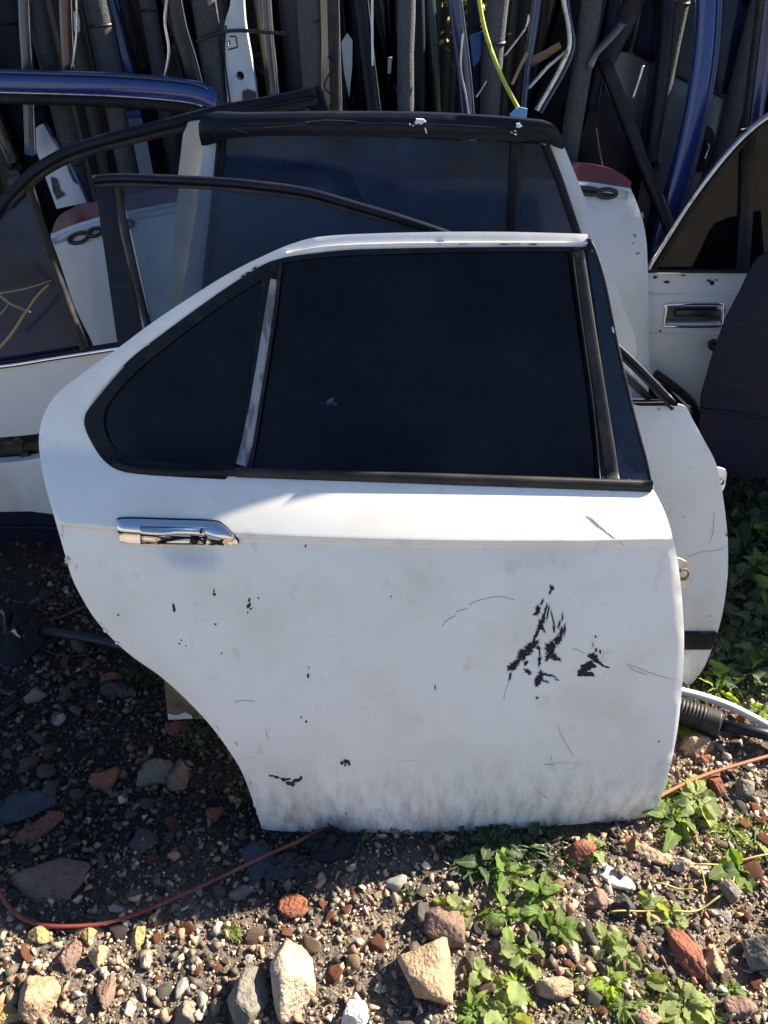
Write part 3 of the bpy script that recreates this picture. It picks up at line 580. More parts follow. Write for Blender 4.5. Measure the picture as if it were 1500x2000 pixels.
sheet('lower_skin', DL.uvs([(-60, 908), (30, 902), (85, 893), (200, 890), (760, 900), (760, 1010), (120, 1006), (60, 998), (-60, 1000)]), M_white2, dl, wfl, .004, .03, .03, edge=.005)
sheet('recess_back', DL.uvs([(-60, 850), (760, 850), (760, 915), (-60, 915)]), M_black, dl, wfl, -.035, .01, .05)
sheet('sill_trim', DL.uvs([(-60, 996), (60, 1000), (120, 1008), (760, 1012), (760, 1062), (120, 1062), (-60, 1052)]), M_dark, dl, wfl, .002, .03, .03, edge=.006)
bar('sill_edge', DL.uvs([(-60, 1024), (100, 1028), (360, 1034)]), DL.m(60, 1028, 7), M_satin, dl, .012, .006, wfl)
for k in range(9):
    a, b = random.uniform(-40, 75), random.uniform(858, 898)
    sheet('broken_clip', DL.uvs([(a, b), (a + random.uniform(8, 20), b - random.uniform(3, 9)), (a + random.uniform(9, 24), b + random.uniform(3, 12)), (a + random.uniform(-4, 6), b + random.uniform(5, 12))]), M_black if k else M_chrome, dl, wfl, -.025 + .003 * k, .004, .03)
# dry twigs caught in the quarter window
tw = Plane(1.52, 4)
def twig(pts, r, label):
    P = [tw.world(*tw.uv(*p), .0) for p in smooth(pts, 4)]
    o = bpy.data.objects.new('dry_twig', None); o = tube('dry_twig', P, [r * (1 - .5 * i / len(P)) for i in range(len(P))], M_twig, None, 6, .3)
    return tag(o, label, 'twig', 'dry twigs in the window of the left door')
twig([(-20, 700), (20, 655), (50, 610), (75, 575), (95, 556)], .0040, 'long pale dry twig rising rightwards across left door window')
twig([(-20, 560), (15, 590), (40, 602), (60, 610)], .0030, 'short pale twig crossing behind the long one, sloping down')
twig([(-20, 575), (30, 568), (70, 558), (100, 548)], .0018, 'thin dark twig running nearly level under left quarter glass')
twig([(-10, 622), (8, 606), (16, 594)], .0022, 'smallest twig at far left of quarter window')

# blue door frame above it
DB = Plane(1.95, 4)
db = empty('car_door', DB.M, 'blue door with long straight roof rail, lying behind the arched frame at upper left', 'car door')
rp = smooth([(-80, 155), (0, 160), (110, 163), (220, 167), (320, 174), (385, 183), (424, 200)], 4)
bar('roof_rail', DB.uvs(rp), DB.m(200, 165, 38), M_blue, db, .03, 0, sq=.8)
bar('upper_lip', DB.uvs([(x, y - 21) for x, y in rp[:-2]]), DB.m(200, 150, 9), M_navy, db, .02, .006)
bar('lower_seal', DB.uvs([(x, y + 31) for x, y in rp[:-3]]), DB.m(200, 200, 22), M_rubber, db, .03, -.006)
bar('worn_chrome_line', DB.uvs([(x, y + 19) for x, y in rp[:-3]]), DB.m(200, 190, 4), M_alu, db, .012, .006, seg=6)
sheet('door_skin', [(-1.2, .05), (-.62, .05), (-.62, .62), (-1.2, .62)], M_navy, db, None, -.01, .03, .06)
bar('rear_upright', [(-1.15, .6), (-1.1, .9), (-.98, 1.13)], .05, M_navy, db, .03, -.005)

# white crumpled panel scrap behind the arch
DS = Plane(1.88, 14)
ds = empty('body_panel', DS.M, 'creased white body panel scrap with torn black edge, under the blue roof rail', 'car panel')
sheet('panel_skin', DS.uvs([(60, 262), (75, 245), (88, 240), (112, 285), (135, 330), (158, 365), (172, 395), (110, 408), (100, 380), (84, 335)]), M_white3, ds, None, 0, .012, .02, edge=.004)
sheet('torn_edge', DS.uvs([(100, 345), (112, 350), (118, 372), (128, 380), (112, 390), (104, 372)]), M_black, ds, None, .004, .004, .01)
bar('panel_flange', DS.uvs([(90, 240), (118, 290), (142, 325), (176, 398)]), DS.m(120, 300, 8), M_navy, ds, .014, .002)

# ================================================================== right: older white door and dark panel
D5 = Plane(1.90, 5)
d5 = empty('car_door', D5.M, 'older white car door at right with chrome-framed angled window and recessed handle', 'car door')
D5.wf = lambda u, v: 0
sheet('door_skin', D5.uvs([(1262, 534), (1600, 534), (1600, 905), (1420, 880), (1345, 800), (1300, 752), (1262, 745)]), M_white3, d5, None, 0, .03, .03, holes=[D5.uvs([(1304, 598), (1402, 598), (1402, 631), (1300, 631)])], edge=.006)
sheet('handle_recess', D5.uvs([(1296, 590), (1412, 590), (1412, 640), (1294, 640)]), mat('dull_recess', (.12, .12, .12), .6), d5, None, -.02, .008, .03)
bar('handle_bezel', D5.uvs(smooth([(1306, 594), (1400, 592), (1409, 598), (1408, 628), (1400, 636), (1304, 636), (1297, 630), (1300, 600)], 2, True)), D5.m(1350, 600, 5), M_chrome, d5, .010, .003, closed=True)
hp = bar('door_handle', D5.uvs([(1318, 612), (1380, 612), (1412, 616)]), [D5.m(1350, 600, x) for x in (14, 15, 26)], M_black, d5, .014, -.003)
bar('lock_ring', D5.uvs([(1392 + 7 * math.cos(a * .6), 672 + 7 * math.sin(a * .6)) for a in range(10)]), D5.m(1392, 670, 9), M_black, d5, .014, .006, closed=True)
bar('body_crease', D5.uvs([(1264, 574), (1600, 574)]), D5.m(1350, 574, 3), M_white2, d5, .004, .001, seg=6)
bar('body_crease', D5.uvs([(1264, 650), (1600, 652)]), D5.m(1350, 650, 3), M_white2, d5, .004, .001, seg=6)
chips(D5, [(1302, 551, 16, 7, 0), (1280, 542, 9, 7, 0), (1335, 538, 8, 4, 0), (1391, 553, 13, 12, 30), (1384, 548, 10, 6, 0), (1400, 547, 8, 4, 0), (1290, 647, 7, 6, 0)], M_chip, d5, 'paint_scrape')
fr5 = smooth([(1264, 524), (1300, 466), (1340, 402), (1380, 346), (1420, 296), (1460, 255), (1500, 225), (1560, 195)], 4)
bar('chrome_frame', D5.uvs(fr5), D5.m(1400, 320, 9), M_alu, d5, .02, .004)
bar('frame_seal', D5.uvs([(x + 10, y + 6) for x, y in fr5]), D5.m(1400, 320, 12), M_rubber, d5, .02, -.002)
sheet('window_glass', D5.uvs([(1276, 524), (1310, 470), (1390, 350), (1430, 302), (1510, 236), (1600, 200), (1600, 528)]), glass('browned_glass', (.40, .38, .36), .30, .05, .06, (.05, .06, .09)), d5, None, -.006, .004, .05)
bar('belt_seal', D5.uvs([(1268, 528), (1600, 530)]), D5.m(1400, 528, 7), M_rubber, d5, .014, .002)
bar('front_upright', D5.uvs([(1462, 250), (1458, 400), (1450, 528)]), D5.m(1460, 400, 26), M_rubber, d5, .016, .0)

D6 = Plane(1.72, 7)
def wf6(u, v): return -.25 * (u - .85) ** 2
D6.wf = wf6
d6 = empty('front_wing', D6.M, 'dull dark navy wing panel with scraped lower half, at right edge over the white door', 'car panel')
sheet('wing_skin', D6.uvs([(1366, 905), (1367, 840), (1371, 775), (1395, 690), (1421, 620), (1450, 565), (1472, 518), (1484, 502), (1510, 490), (1580, 470), (1600, 930), (1450, 935)]), M_dark, d6, wf6, 0, .006, .03, edge=.01)
bar('wing_fold', D6.uvs(smooth([(1366, 800), (1430, 806), (1500, 818), (1590, 830)], 4)), D6.m(1450, 810, 6), M_dark, d6, .006, .002, wf6)
lines(D6, [[(1440, 630), (1455, 634), (1470, 640)], [(1400, 742), (1440, 752), (1480, 756)]], mat('pale_scuff', (.035, .028, .025), .7), d6, 'scuff', .0015)
# black loop of door seal between them
tag(tube('door_seal', [D5.world(*D5.uv(x, y), .06) for x, y in smooth([(1268, 712), (1300, 735), (1335, 765), (1352, 800), (1362, 850), (1366, 930)], 4)], .012, M_rubber), 'thick black rubber door seal hanging in front of the older white door', 'rubber seal')

# ================================================================== rack of lagged poles and stored doors behind
def vpole(px, Y, wpx, label, py=100, ztop=2.5):
    d = ray(px, py); p = CAMP + d * (Y / d.y); r = wpx * 1.12 * depth(p) / 3000
    n = 34; P = [(p.x + .004 * noise.noise(Vector((px, k * .4, 0))), Y + .004 * noise.noise(Vector((px, k * .4, 5))), -.03 + (ztop + .03) * k / n) for k in range(n + 1)]
    o = empty('rack_pole', Matrix.Translation((p.x, Y, 0)), label, 'pole', 'foam-lagged rack poles')
    Q = [(a - p.x, b - Y, c) for a, b, c in P]
    tube('foam_sleeve', Q, [r * (1 + .07 * noise.noise(Vector((px * .1, k * .9, 2)))) for k in range(n + 1)], M_foam, o, 16)
    for k in range(2):
        z = .75 + .42 * k + random.random() * .2
        tube('cable_tie', [(Q[0][0], 0, z), (Q[0][0], 0, z + .006)], r * 1.04, M_black, o, 16)
    return o
for a in [(20, 2.45, 74, 'thick blurred lagged pole at the top left corner of the rack'), (93, 2.12, 32, 'slim lagged pole left of the dark maroon door edge'), (207, 2.15, 44, 'broad lagged pole above the middle of the blue rail'),
    (248, 2.35, 34, 'lagged pole just right of the broad one over the blue rail'), (304, 2.2, 28, 'narrow dark lagged pole beside blue glass sliver'), (410, 2.1, 42, 'lagged pole left of the white slotted strut'),
    (571, 2.3, 33, 'greenish lit lagged pole right of the white strut'), (607, 2.08, 36, 'lagged pole rising behind the corner of the arched frame'), (793, 2.1, 30, 'lagged pole above the middle of the black spoiler'),
    (965, 2.12, 37, 'lagged pole crossed by the yellow-green cord'), (1141, 2.1, 35, 'lagged pole left of the leaning black frame bars'), (1306, 2.25, 36, 'lagged pole just left of the bright blue frame rail'), (1462, 2.3, 34, 'lagged pole at right over the silver door window')]:
    vpole(*a)
# cross rails tying the rack
def rail(y, z, label):
    tag(tube('rack_rail', [(-3.2, y, z), (0, y, z + .004), (3.0, y, z)], .017, M_foam, None, 12), label, 'rail', 'horizontal rack rails')
rail(2.62, .30, 'low horizontal rack rail behind the poles near the ground'); rail(2.62, 2.3, 'high horizontal rack rail tying pole tops together')

def stored_door(x, y, yaw, mbody, label, roll=0, zb=.02, scale=1.0, gm=None, frame=None, front=False):
    """a spare car door standing in the rack seen almost edge on"""
    a = R(yaw); pl = Plane(y, 0, yaw, x, zb)
    M = pl.M @ Matrix.Rotation(R(roll), 4, 'X')
    o = empty('stored_door', M, label, 'car door', 'spare doors stored on edge in the rack')
    s = scale
    def wf(u, v): return .05 * s * math.sin(math.pi * min(1, max(0, v / (1.35 * s)))) - .02 * (u / s) ** 2
    body_ = [(u * s, v * s) for u, v in smooth([(-.08, .04), (.1, 0), (.7, 0), (.86, .05), (.95, .3), (.98, .55), (.97, .72)], 3) + smooth([(.9, .75), (.4, .76), (0, .77), (-.05, .7), (-.1, .4), (-.1, .1)], 3)]
    win = smooth([(.0, .78), (.03, 1.05), (.12, 1.24), (.4, 1.30), (.62, 1.27), (.8, 1.05), (.93, .78)], 4)
    sheet('door_skin', body_, mbody, o, wf, 0, .035, .09)
    bar('window_frame', [(u * s, v * s) for u, v in win], .036 * s, frame or M_satin, o, .034, -.012, wf, seg=8)
    sheet('window_glass', [(u * s * .98, v * s * .985) for u, v in win], gm or G_tint, o, wf, -.014, .004, .15)
    bar('belt_moulding', [(-.03 * s, .775 * s), (.93 * s, .765 * s)], .022, M_rubber, o, .014, .002, wf, seg=8)
    return o
rd = random.Random(5)
spots = [(-1.32, M_navy, 'navy'), (-1.18, M_greydoor, 'silver'), (-1.07, M_satin, 'black'), (-.97, M_bronze, 'brown'), (-.84, M_dark, 'charcoal'), (-.73, M_greydoor, 'grey'), (-.63, M_navy, 'dark blue'),
    (-.50, M_satin, 'black'), (-.37, M_green_d, 'dark green'), (-.30, M_bronze, 'bronze'), (-.16, M_satin, 'black'), (-.08, M_dark, 'graphite'), (.02, M_navy, 'navy blue'), (.13, M_green_d, 'bottle green'),
    (.22, M_satin, 'black'), (.33, M_dark, 'slate'), (.44, M_bronze, 'brownish'), (.56, M_navy, 'blue black'), (.67, M_satin, 'black'), (.80, M_dark, 'dark grey'), (1.02, M_green_d, 'greenish'), (1.15, M_satin, 'black')]
for q_ in range(7): spots.append((1.34 + .2 * q_, [M_dark, M_satin, M_navy][q_ % 3], ['charcoal', 'black', 'navy'][q_ % 3]))
where = ['at far left edge', 'second from the left edge', 'left of the broad lagged pole', 'behind the broad lagged pole', 'over the blue rail middle', 'over the blue rail end', 'left of the white slotted strut', 'right of the white slotted strut',
    'next to the greenish pole', 'behind the arched frame corner', 'left of the spoiler middle', 'over the spoiler middle', 'right of the spoiler-middle pole', 'left of the yellow-green cord', 'right of the yellow-green cord', 'behind the curved aluminium strip',
    'left of the leaning black bar', 'above the red band end', 'behind the leaning black bar', 'left of the bright blue rail', 'behind the silver door', 'at far right edge'] + [f'{n_} beyond the right edge' for n_ in ('first', 'second', 'third', 'fourth', 'fifth', 'sixth', 'last')]
for i, ((x, m, cn), wh) in enumerate(zip(spots, where)):
    yy = 2.17 + .12 * (i % 3) + (.3 if .75 < x < 1.3 else 0)
    ang = 90 + math.degrees(math.atan2(-x, yy)) * .75 + rd.uniform(-9, 9)
    stored_door(x, yy, ang, m, f'{cn} spare door standing edge-on in the rack, {wh}', rd.uniform(-5, 5) + (4 if x > .3 else 0), .03 + .18 * rd.random(), 1 + rd.uniform(-.06, .1), frame=rd.choice([M_satin, m, M_rubber2]))

for k_, x_ in enumerate((1.30, 2.25)):  # out-of-view pair added to cast shade on the right-hand weeds
    stored_door(x_, 1.93 + .04 * k_, 0, [M_white3, M_navy][k_], ['white', 'navy'][k_] + ' door added unseen beyond the right edge to shade the weed patch', -4)
# white slotted strut
PS = Plane(2.04, 2)
t = empty('door_pillar', PS.M, 'upright white inner pillar with square slot and round hole, in the rack', 'car panel')
hc = PS.uv(469, 148); hr = PS.m(469, 148, 8)
sheet('pillar_skin', PS.uvs(smooth([(452, -30), (449, 10), (440, 40), (437, 70), (438, 130), (444, 200)], 3) + [(503, 200)] + smooth([(498, 160), (488, 100), (478, 40), (474, -30)], 3)), mat('pale_blue_white_paint', (.50, .54, .60), .45, coat=.3, var=[(14, (.36, .38, .42), .5, .7, .6)]), t, None, 0, .025, .02,
    holes=[[(hc[0] + hr * math.cos(a * .5236), hc[1] + hr * math.sin(a * .5236)) for a in range(12)], PS.uvs([(443, 78), (449, 78), (450, 92), (443, 92)])], edge=.004)
bar('pressed_slot', PS.uvs([(449, 71), (461, 71), (464, 92), (446, 97)]), PS.m(450, 80, 2.5), M_satin, t, .003, .001, seg=6)
bar('side_flange', PS.uvs(smooth([(441, 50), (438, 90), (441, 140), (450, 200)], 3)), PS.m(450, 100, 3), M_satin, t, .004, .001, seg=6)
sheet('lower_bracket', PS.uvs([(474, 178), (484, 174), (500, 180), (502, 200), (474, 200)]), M_black, t, None, .003, .006, .02)

# right-hand rack pieces
PB = Plane(2.02, 8)
t = empty('frame_rail', PB.M, 'bright blue door frame rail standing tall at upper right', 'door frame')
bp = smooth([(1384, -40), (1383, 30), (1377, 110), (1365, 190), (1350, 265), (1332, 335), (1315, 395), (1295, 460), (1280, 520)], 4)
bar('blue_rail', PB.uvs(bp), [PB.m(1370, 200, x) for x in np.linspace(46, 52, len(bp))], M_blue, t, .03, 0, sq=.8)
bar('rail_seam', PB.uvs([(x + 14, y) for x, y in bp]), PB.m(1370, 200, 3), M_navy, t, .01, .013, seg=6)
bar('rail_edge', PB.uvs([(x + 21, y) for x, y in bp]), PB.m(1370, 200, 7), M_navy, t, .03, -.004)
PK = Plane(1.98, 8)
t = empty('frame_rail', PK.M, 'broad black door frame bar leaning diagonally left of the blue rail', 'door frame')
bar('black_bar', PK.uvs([(1178, 118), (1196, 160), (1225, 235), (1252, 310), (1280, 375), (1310, 450)]), PK.m(1230, 250, 24), M_satin, t, .03, 0, sq=.45)
bar('upper_arm', PK.uvs([(1178, 125), (1192, 98), (1222, 40), (1252, -30)]), PK.m(1230, 50, 40), M_satin, t, .03, -.004, sq=.45)
PG = Plane(2.20, 6)
t = empty('car_door', PG.M, 'silver grey door with black recessed handle tilted behind the blue rail at upper right', 'car door')
sheet('door_skin', PG.uvs([(1195, 100), (1240, 105), (1310, 145), (1450, 205), (1432, 215), (1385, 300), (1345, 420), (1300, 520), (1200, 480), (1215, 300), (1180, 160)]), mat('mid_silver_paint', (.15, .17, .20), .4, metal=.3, coat=.3, var=[(8, (.09, .1, .12), .45, .7, .7)]), t, None, 0, .03, .04, edge=.006)
h = sheet('door_handle', PG.uvs(smooth([(1362, 250), (1378, 243), (1394, 258), (1393, 280), (1380, 325), (1368, 336), (1348, 330), (1352, 290)], 3, True)), M_rubber, t, None, .006, .014, .015, edge=.004)
bar('grip', PG.uvs([(1376, 272), (1382, 285), (1374, 308)]), PG.m(1370, 280, 4), M_chrome, h, .008, .010, seg=6)
sheet('window_glass', PG.uvs([(1245, 104), (1262, -30), (1420, -30), (1500, 60), (1440, 196), (1315, 140)]), G_grey, t, None, -.012, .004, .06)
bar('belt_moulding', PG.uvs([(1236, 100), (1310, 142), (1380, 174), (1432, 196)]), PG.m(1350, 160, 7), M_rubber2, t, .02, .004)
bar('front_frame', PG.uvs([(1436, 206), (1470, 130), (1500, 50), (1530, -30)]), PG.m(1450, 100, 26), M_greydoor, t, .03, 0)
bar('rear_frame', PG.uvs([(1232, 104), (1246, 40), (1256, -30)]), PG.m(1240, 40, 9), M_greydoor, t, .02, 0)
PE = Plane(2.12, 7)
t = empty('car_door', PE.M, 'near-black door shell with empty slanting window, between the black bar and the blue rail', 'car door')
sheet('door_skin', PE.uvs([(1128, 300), (1150, 215), (1185, 175), (1215, 240), (1250, 330), (1285, 420), (1300, 520), (1150, 520)]), M_satin, t, None, 0, .03, .04, edge=.006)
bar('window_frame', PE.uvs(smooth([(1152, 215), (1166, 140), (1186, 60), (1205, -30)], 3)), PE.m(1170, 100, 24), M_satin, t, .03, 0, sq=.5)
bar('frame_edge', PE.uvs(smooth([(1164, 215), (1178, 140), (1198, 60), (1217, -30)], 3)), PE.m(1170, 100, 4), M_navy, t, .012, .008, seg=6)
PF = Plane(2.06, 5)
t = empty('car_door', PF.M, 'dark navy window frame of a door standing upright right of the blue rail', 'car door')
bar('window_frame', PF.uvs(smooth([(1470, 330), (1476, 230), (1488, 120), (1500, 20), (1506, -40)], 3)), PF.m(1480, 100, 30), M_navy, t, .03, 0, sq=.5)
bar('inner_seal', PF.uvs(smooth([(1450, 330), (1457, 230), (1470, 120), (1482, 20), (1488, -40)], 3)), PF.m(1480, 100, 9), M_rubber2, t, .03, 0)
PA = Plane(2.0, 4)
t = empty('window_frame', PA.M, 'worn aluminium quarter window frame bent like a boomerang above spoiler right end', 'window frame')
bar('curved_strip', PA.uvs(smooth([(1097, -30), (1102, 10), (1108, 40), (1112, 72), (1110, 98), (1092, 138), (1070, 178), (1048, 215)], 4)), PA.m(1100, 80, 9), M_alu, t, .014, 0)
bar('straight_strip', PA.uvs([(1108, 98), (1070, 130), (1032, 172)]), PA.m(1070, 130, 6), M_alu, t, .012, .002)
bar('strip_edge', PA.uvs(smooth([(1106, -30), (1112, 30), (1121, 90), (1100, 145), (1056, 220)], 4)), PA.m(1100, 80, 7), M_navy, t, .018, -.004)
PT = Plane(2.07, 4)
t = empty('timber_batten', PT.M, 'short pale timber batten wedged among door frames above spoiler', 'timber')
bar('batten', PT.uvs([(1036, 122), (1066, 106), (1094, 88)]), [PT.m(1060, 100, x) for x in (16, 13, 11)], M_wood, t, .02, 0, sq=.3)
PN = Plane(2.03, 4)
t = empty('frame_rail', PN.M, 'slim navy door frame rail standing right of the yellow-green cord', 'door frame')
bar('navy_rail', PN.uvs(smooth([(1052, -30), (1042, 50), (1031, 120), (1024, 190), (1020, 240)], 3)), PN.m(1040, 100, 15), M_navy, t, .03, 0)
PW = Plane(2.04, 2)
for (pts, wd, m, lb) in [([(884, -30), (895, 60), (905, 140), (912, 230), (914, 300)], 27, M_navy, 'dark navy frame rail with silver edge left of the yellow-green cord'),
        ([(702, -30), (712, 60), (722, 150), (732, 230)], 26, M_satin, 'black frame rail leaning in the rack above spoiler left part'),
        ([(650, -30), (652, 80), (655, 170), (657, 260)], 22, M_rubber2, 'straight black upright beside the cream strip in the rack'),
        ([(335, -30), (350, 50), (368, 110), (384, 175)], 30, M_black, 'thick black frame rail left of the pole beside white strut'),
        ([(128, -30), (131, 60), (136, 140), (140, 180)], 24, mat('maroon_paint', (.045, .012, .022), .3, coat=.6), 'dark maroon frame rail above the blue rail'),
        ([(47, -30), (50, 60), (55, 140), (60, 300)], 20, M_greydoor, 'silver grey frame rail at the far upper left'),
        ([(518, -30), (524, 60), (530, 120), (536, 185)], 17, M_greydoor, 'grey frame rail with chipped edge right of white strut'),
        ([(1200, 180), (1160, 120 + 20), (1140, 200)][:0] or [(1216, 46), (1190, 76), (1160, 108), (1150, 130)], 12, M_greydoor, 'short bluish strip bridging between lagged pole and black bar')]:
    t = empty('frame_rail', PW.M, lb, 'door frame', 'loose door frame rails in the rack')
    P = smooth(pts, 4); bar('rail_skin', PW.uvs(P), PW.m(700, 100, wd), m, t, .03, .004 * rd.random(), sq=.6)
    bar('rail_edge', PW.uvs([(x + wd * .52, y) for x, y in P]), PW.m(700, 100, 2.5), M_alu, t, .012, .004, seg=6)
PC = Plane(2.10, 2)
for (pts, m, lb) in [([(625, -30), (640, -30), (645, 60), (647, 180), (648, 220), (636, 220), (628, 120)], mat('cream_strip', (.46, .42, .30), .5), 'cream plastic strip lit from behind beside dark upright'),
        ([(666, 84), (678, 66), (688, 80), (688, 130), (682, 190), (672, 140)], mat('pale_blue_paint', (.34, .42, .52), .4), 'pale blue glass-like offcut wedged between dark rails'),
        ([(138, 22), (150, 24), (153, 40), (152, 64), (140, 62)], M_spoil, 'small white painted bracket above blue rail at left'),
        ([(918, 70), (945, 62), (950, 70), (935, 120), (924, 130)], M_blue, 'small blue metal offcut left of the cord'),
        ([(995, 222), (1012, 208), (1030, 212), (1026, 236), (998, 236)], mat('light_blue_plastic', (.22, .42, .62), .4), 'light blue plastic piece tied at the cord end on the spoiler'),
        ([(758, 112), (766, 112), (763, 143), (757, 143)], mat('grey_sticker', (.35, .37, .4), .6), 'small pale sticker tag on a dark frame')]:
    t = empty('panel_offcut', PC.M, lb, 'offcut', 'small offcuts caught in the rack')
    pl = PC if pts[0][0] != 995 else Plane(1.62, 5)
    if pl is not PC: t.matrix_world = pl.M
    sheet('offcut_skin', pl.uvs(pts), m, t, lambda u, v: .01 * math.sin(v * 30), 0, .006, .02, edge=.003)

# sunlit shrub showing through the gap beside the cord
sh = CAMP + ray(922, 40) * (3.05 / ray(922, 40).y)
t = empty('shrub', Matrix.Translation((sh.x, sh.y, 0)), 'yellow-green sunlit shrub glimpsed through the rack left of the cord', 'shrub')
tube('shrub_stem', [(0, 0, -.02), (.01, 0, sh.z * .5), (0, 0, sh.z + .15)], .012, M_twig, t, 8)
_r = random.Random(9); _v = []; _f = []
for k in range(260):
    c = Vector((_r.gauss(0, .045), _r.gauss(0, .06), sh.z + .05 + _r.gauss(0, .07))); a = Vector((_r.gauss(0, 1), _r.gauss(0, 1), _r.gauss(0, 1))).normalized(); b = a.orthogonal().normalized(); l = _r.uniform(.015, .03); q = len(_v)
    _v += [c, c + a * l * .5 + b * l * .3, c + a * l, c + a * l * .5 - b * l * .3]; _f.append([q, q + 1, q + 2, q + 3])
mesh_obj('foliage', _v, _f, mat('yellow_green_foliage', (.42, .42, .05), .5), t)
for pts, rad_, m_, lb in [([(640, 110), (652, 128), (640, 150), (634, 170), (648, 190), (640, 215)], .0022, M_black, 'thin black wire looping beside the cream strip in the rack'),
        ([(905, 60), (900, 130), (912, 200), (920, 260)], .003, M_alu, 'thin bright metal edge strip left of the cord'), ([(985, 110), (1010, 78), (1028, 52), (1033, 28)], .0026, M_alu, 'thin shiny rod slanting right of the cord'),
        ([(930, 190), (942, 172), (950, 158)], .0022, M_alu, 'short shiny rod low beside the cord'), ([(1000, 165), (1016, 130), (1030, 102)], .004, M_wood, 'pale brown stick slanting behind the navy rail'),
        ([(1165, 250), (1172, 300), (1182, 345)], .0018, M_rust, 'thin rusty wire hanging above red band end'), ([(1236, 192), (1250, 150), (1256, 128)], .003, M_alu, 'short bright strip left of the blue rail'),
        ([(320, 160), (330, 100), (322, 40), (330, -20)], .004, M_alu, 'narrow bright trim strip above the blue rail right end'), ([(727, -20), (727, 60), (728, 128)], .003, M_spoil, 'thin white upright trim strip above spoiler left part'),
        ([(140, 140), (150, 60), (149, -20)], .003, M_alu, 'thin polished strip above the blue rail left part'), ([(385, 80), (450, 60), (560, 66)], .004, M_black, 'slack black wire behind the white strut')]:
    W_ = Plane(2.0, 3); tag(tube('wire' if m_ in (M_black, M_rust) else 'trim_strip', [W_.world(*W_.uv(*q)) for q in smooth(pts, 5)], rad_, m_, None, 8), lb, 'wire' if m_ in (M_black, M_rust) else 'trim')
# yellow-green cord
cp = [(928, -60), (936, 0), (945, 50), (960, 100), (980, 150), (1003, 195), (1022, 228)]
PY = Plane(1.74, 4)
P = [PY.world(*PY.uv(*p)) for p in smooth(cp, 5)]
tag(tube('cord', P, .0042, M_cord, None, 8), 'yellow-green cord running down diagonally to the black spoiler', 'cord')

# ------------------------------------------------------------------ beyond the rack: added corrugated backdrop
def corrugated(name, x0, y0, x1, y1, z0, z1, m, label, cat='fence'):  # makes only the added backdrop behind the rack
    L = math.hypot(x1 - x0, y1 - y0); n = int(L / .02); vs = []; fs = []; dx, dy = (x1 - x0) / L, (y1 - y0) / L
    for i in range(n + 1):
        s_ = i * L / n; o_ = .012 * math.sin(s_ * 2 * math.pi / .09)
        for z in (z0, z1):
            for q in (0, .0015): vs.append((x0 + dx * s_ - dy * (o_ + q), y0 + dy * s_ + dx * (o_ + q), z))
    for i in range(n):
        a = i * 4; b = a + 4
        fs += [[a, b, b + 2, a + 2], [a + 1, a + 3, b + 3, b + 1], [a + 2, b + 2, b + 3, a + 3]]
    o = mesh_obj(name, vs, fs, m, None, False)
    return tag(o, label, cat)
M_corr = mat('rusted_backdrop_sheet', (.05, .045, .04), .55, metal=.4, var=[(3, (.08, .04, .02), .45, .65, .8, (1, 1, .4)), (20, (.08, .05, .03), .5, .7, .7)])
corrugated('corrugated_backdrop', -5.5, 4.3, 5.5, 4.3, 0, 2.6, M_corr, 'rusted corrugated metal backdrop added behind the rack to close off bright sky')  # backdrop added so no bright sky shows through the rack gaps

# trees across the yard, behind the photographer: what the glass and chrome mirror
def yard_tree(x, y, h, cr, label, seed):
    rs = random.Random(seed); t = empty('tree', Matrix.Translation((x, y, -.02)), label, 'tree', 'trees across the yard')
    P = [(.15 * noise.noise(Vector((k * .7, seed, 0))), .15 * noise.noise(Vector((k * .7, seed, 4))), h * .7 * k / 7) for k in range(8)]
    tube('trunk', P, [.16 * (1 - .7 * k / 7) for k in range(8)], M_twig, t, 9)
    for _ in range(7):
        k = rs.randint(2, 6); a = rs.uniform(0, 6.28); b = Vector(P[k]); e = b + Vector((math.cos(a), math.sin(a), .5)) * cr * .7
        tube('limb', [b, (b + e) / 2 + Vector((0, 0, .1)), e], [.06, .04, .015], M_twig, t, 6)
    vs = []; fs = []; cl = [(Vector((rs.gauss(0, .5) * cr, rs.gauss(0, .5) * cr, h * rs.uniform(.3, .95))), rs.uniform(.25, .55) * cr) for _ in range(26)]
    for _ in range(5200):
        c, q = rs.choice(cl); d = Vector((rs.gauss(0, 1), rs.gauss(0, 1), rs.gauss(0, 1))).normalized() * q * rs.uniform(.6, 1.05) + c
        a = Vector((rs.gauss(0, 1), rs.gauss(0, 1), rs.gauss(0, 1))).normalized(); b = a.orthogonal().normalized(); l = rs.uniform(.05, .11); k = len(vs)
        vs += [d, d + a * l * .5 + b * l * .35, d + a * l, d + a * l * .5 - b * l * .35]; fs.append([k, k + 1, k + 2, k + 3])
    mesh_obj('crown', vs, fs, mat('tree_foliage', (.035, .06, .02), .6, var=[(1.2, (.06, .085, .025), .4, .65, .8)]), t)
for i, (x, y, h, cr, lb) in enumerate([(-6.5, -8.5, 4.6, 1.9, 'leftmost broad tree across the yard'), (-3.2, -9.2, 5.4, 2.1, 'tall tree across the yard, second from left'), (.2, -8.6, 4.4, 1.9, 'middle round tree across the yard'),
        (3.4, -9.0, 5.2, 2.0, 'tall tree across the yard, second from right'), (6.8, -8.4, 4.5, 2.0, 'rightmost tree across the yard')]): yard_tree(x, y, h, cr, lb, 50 + i)

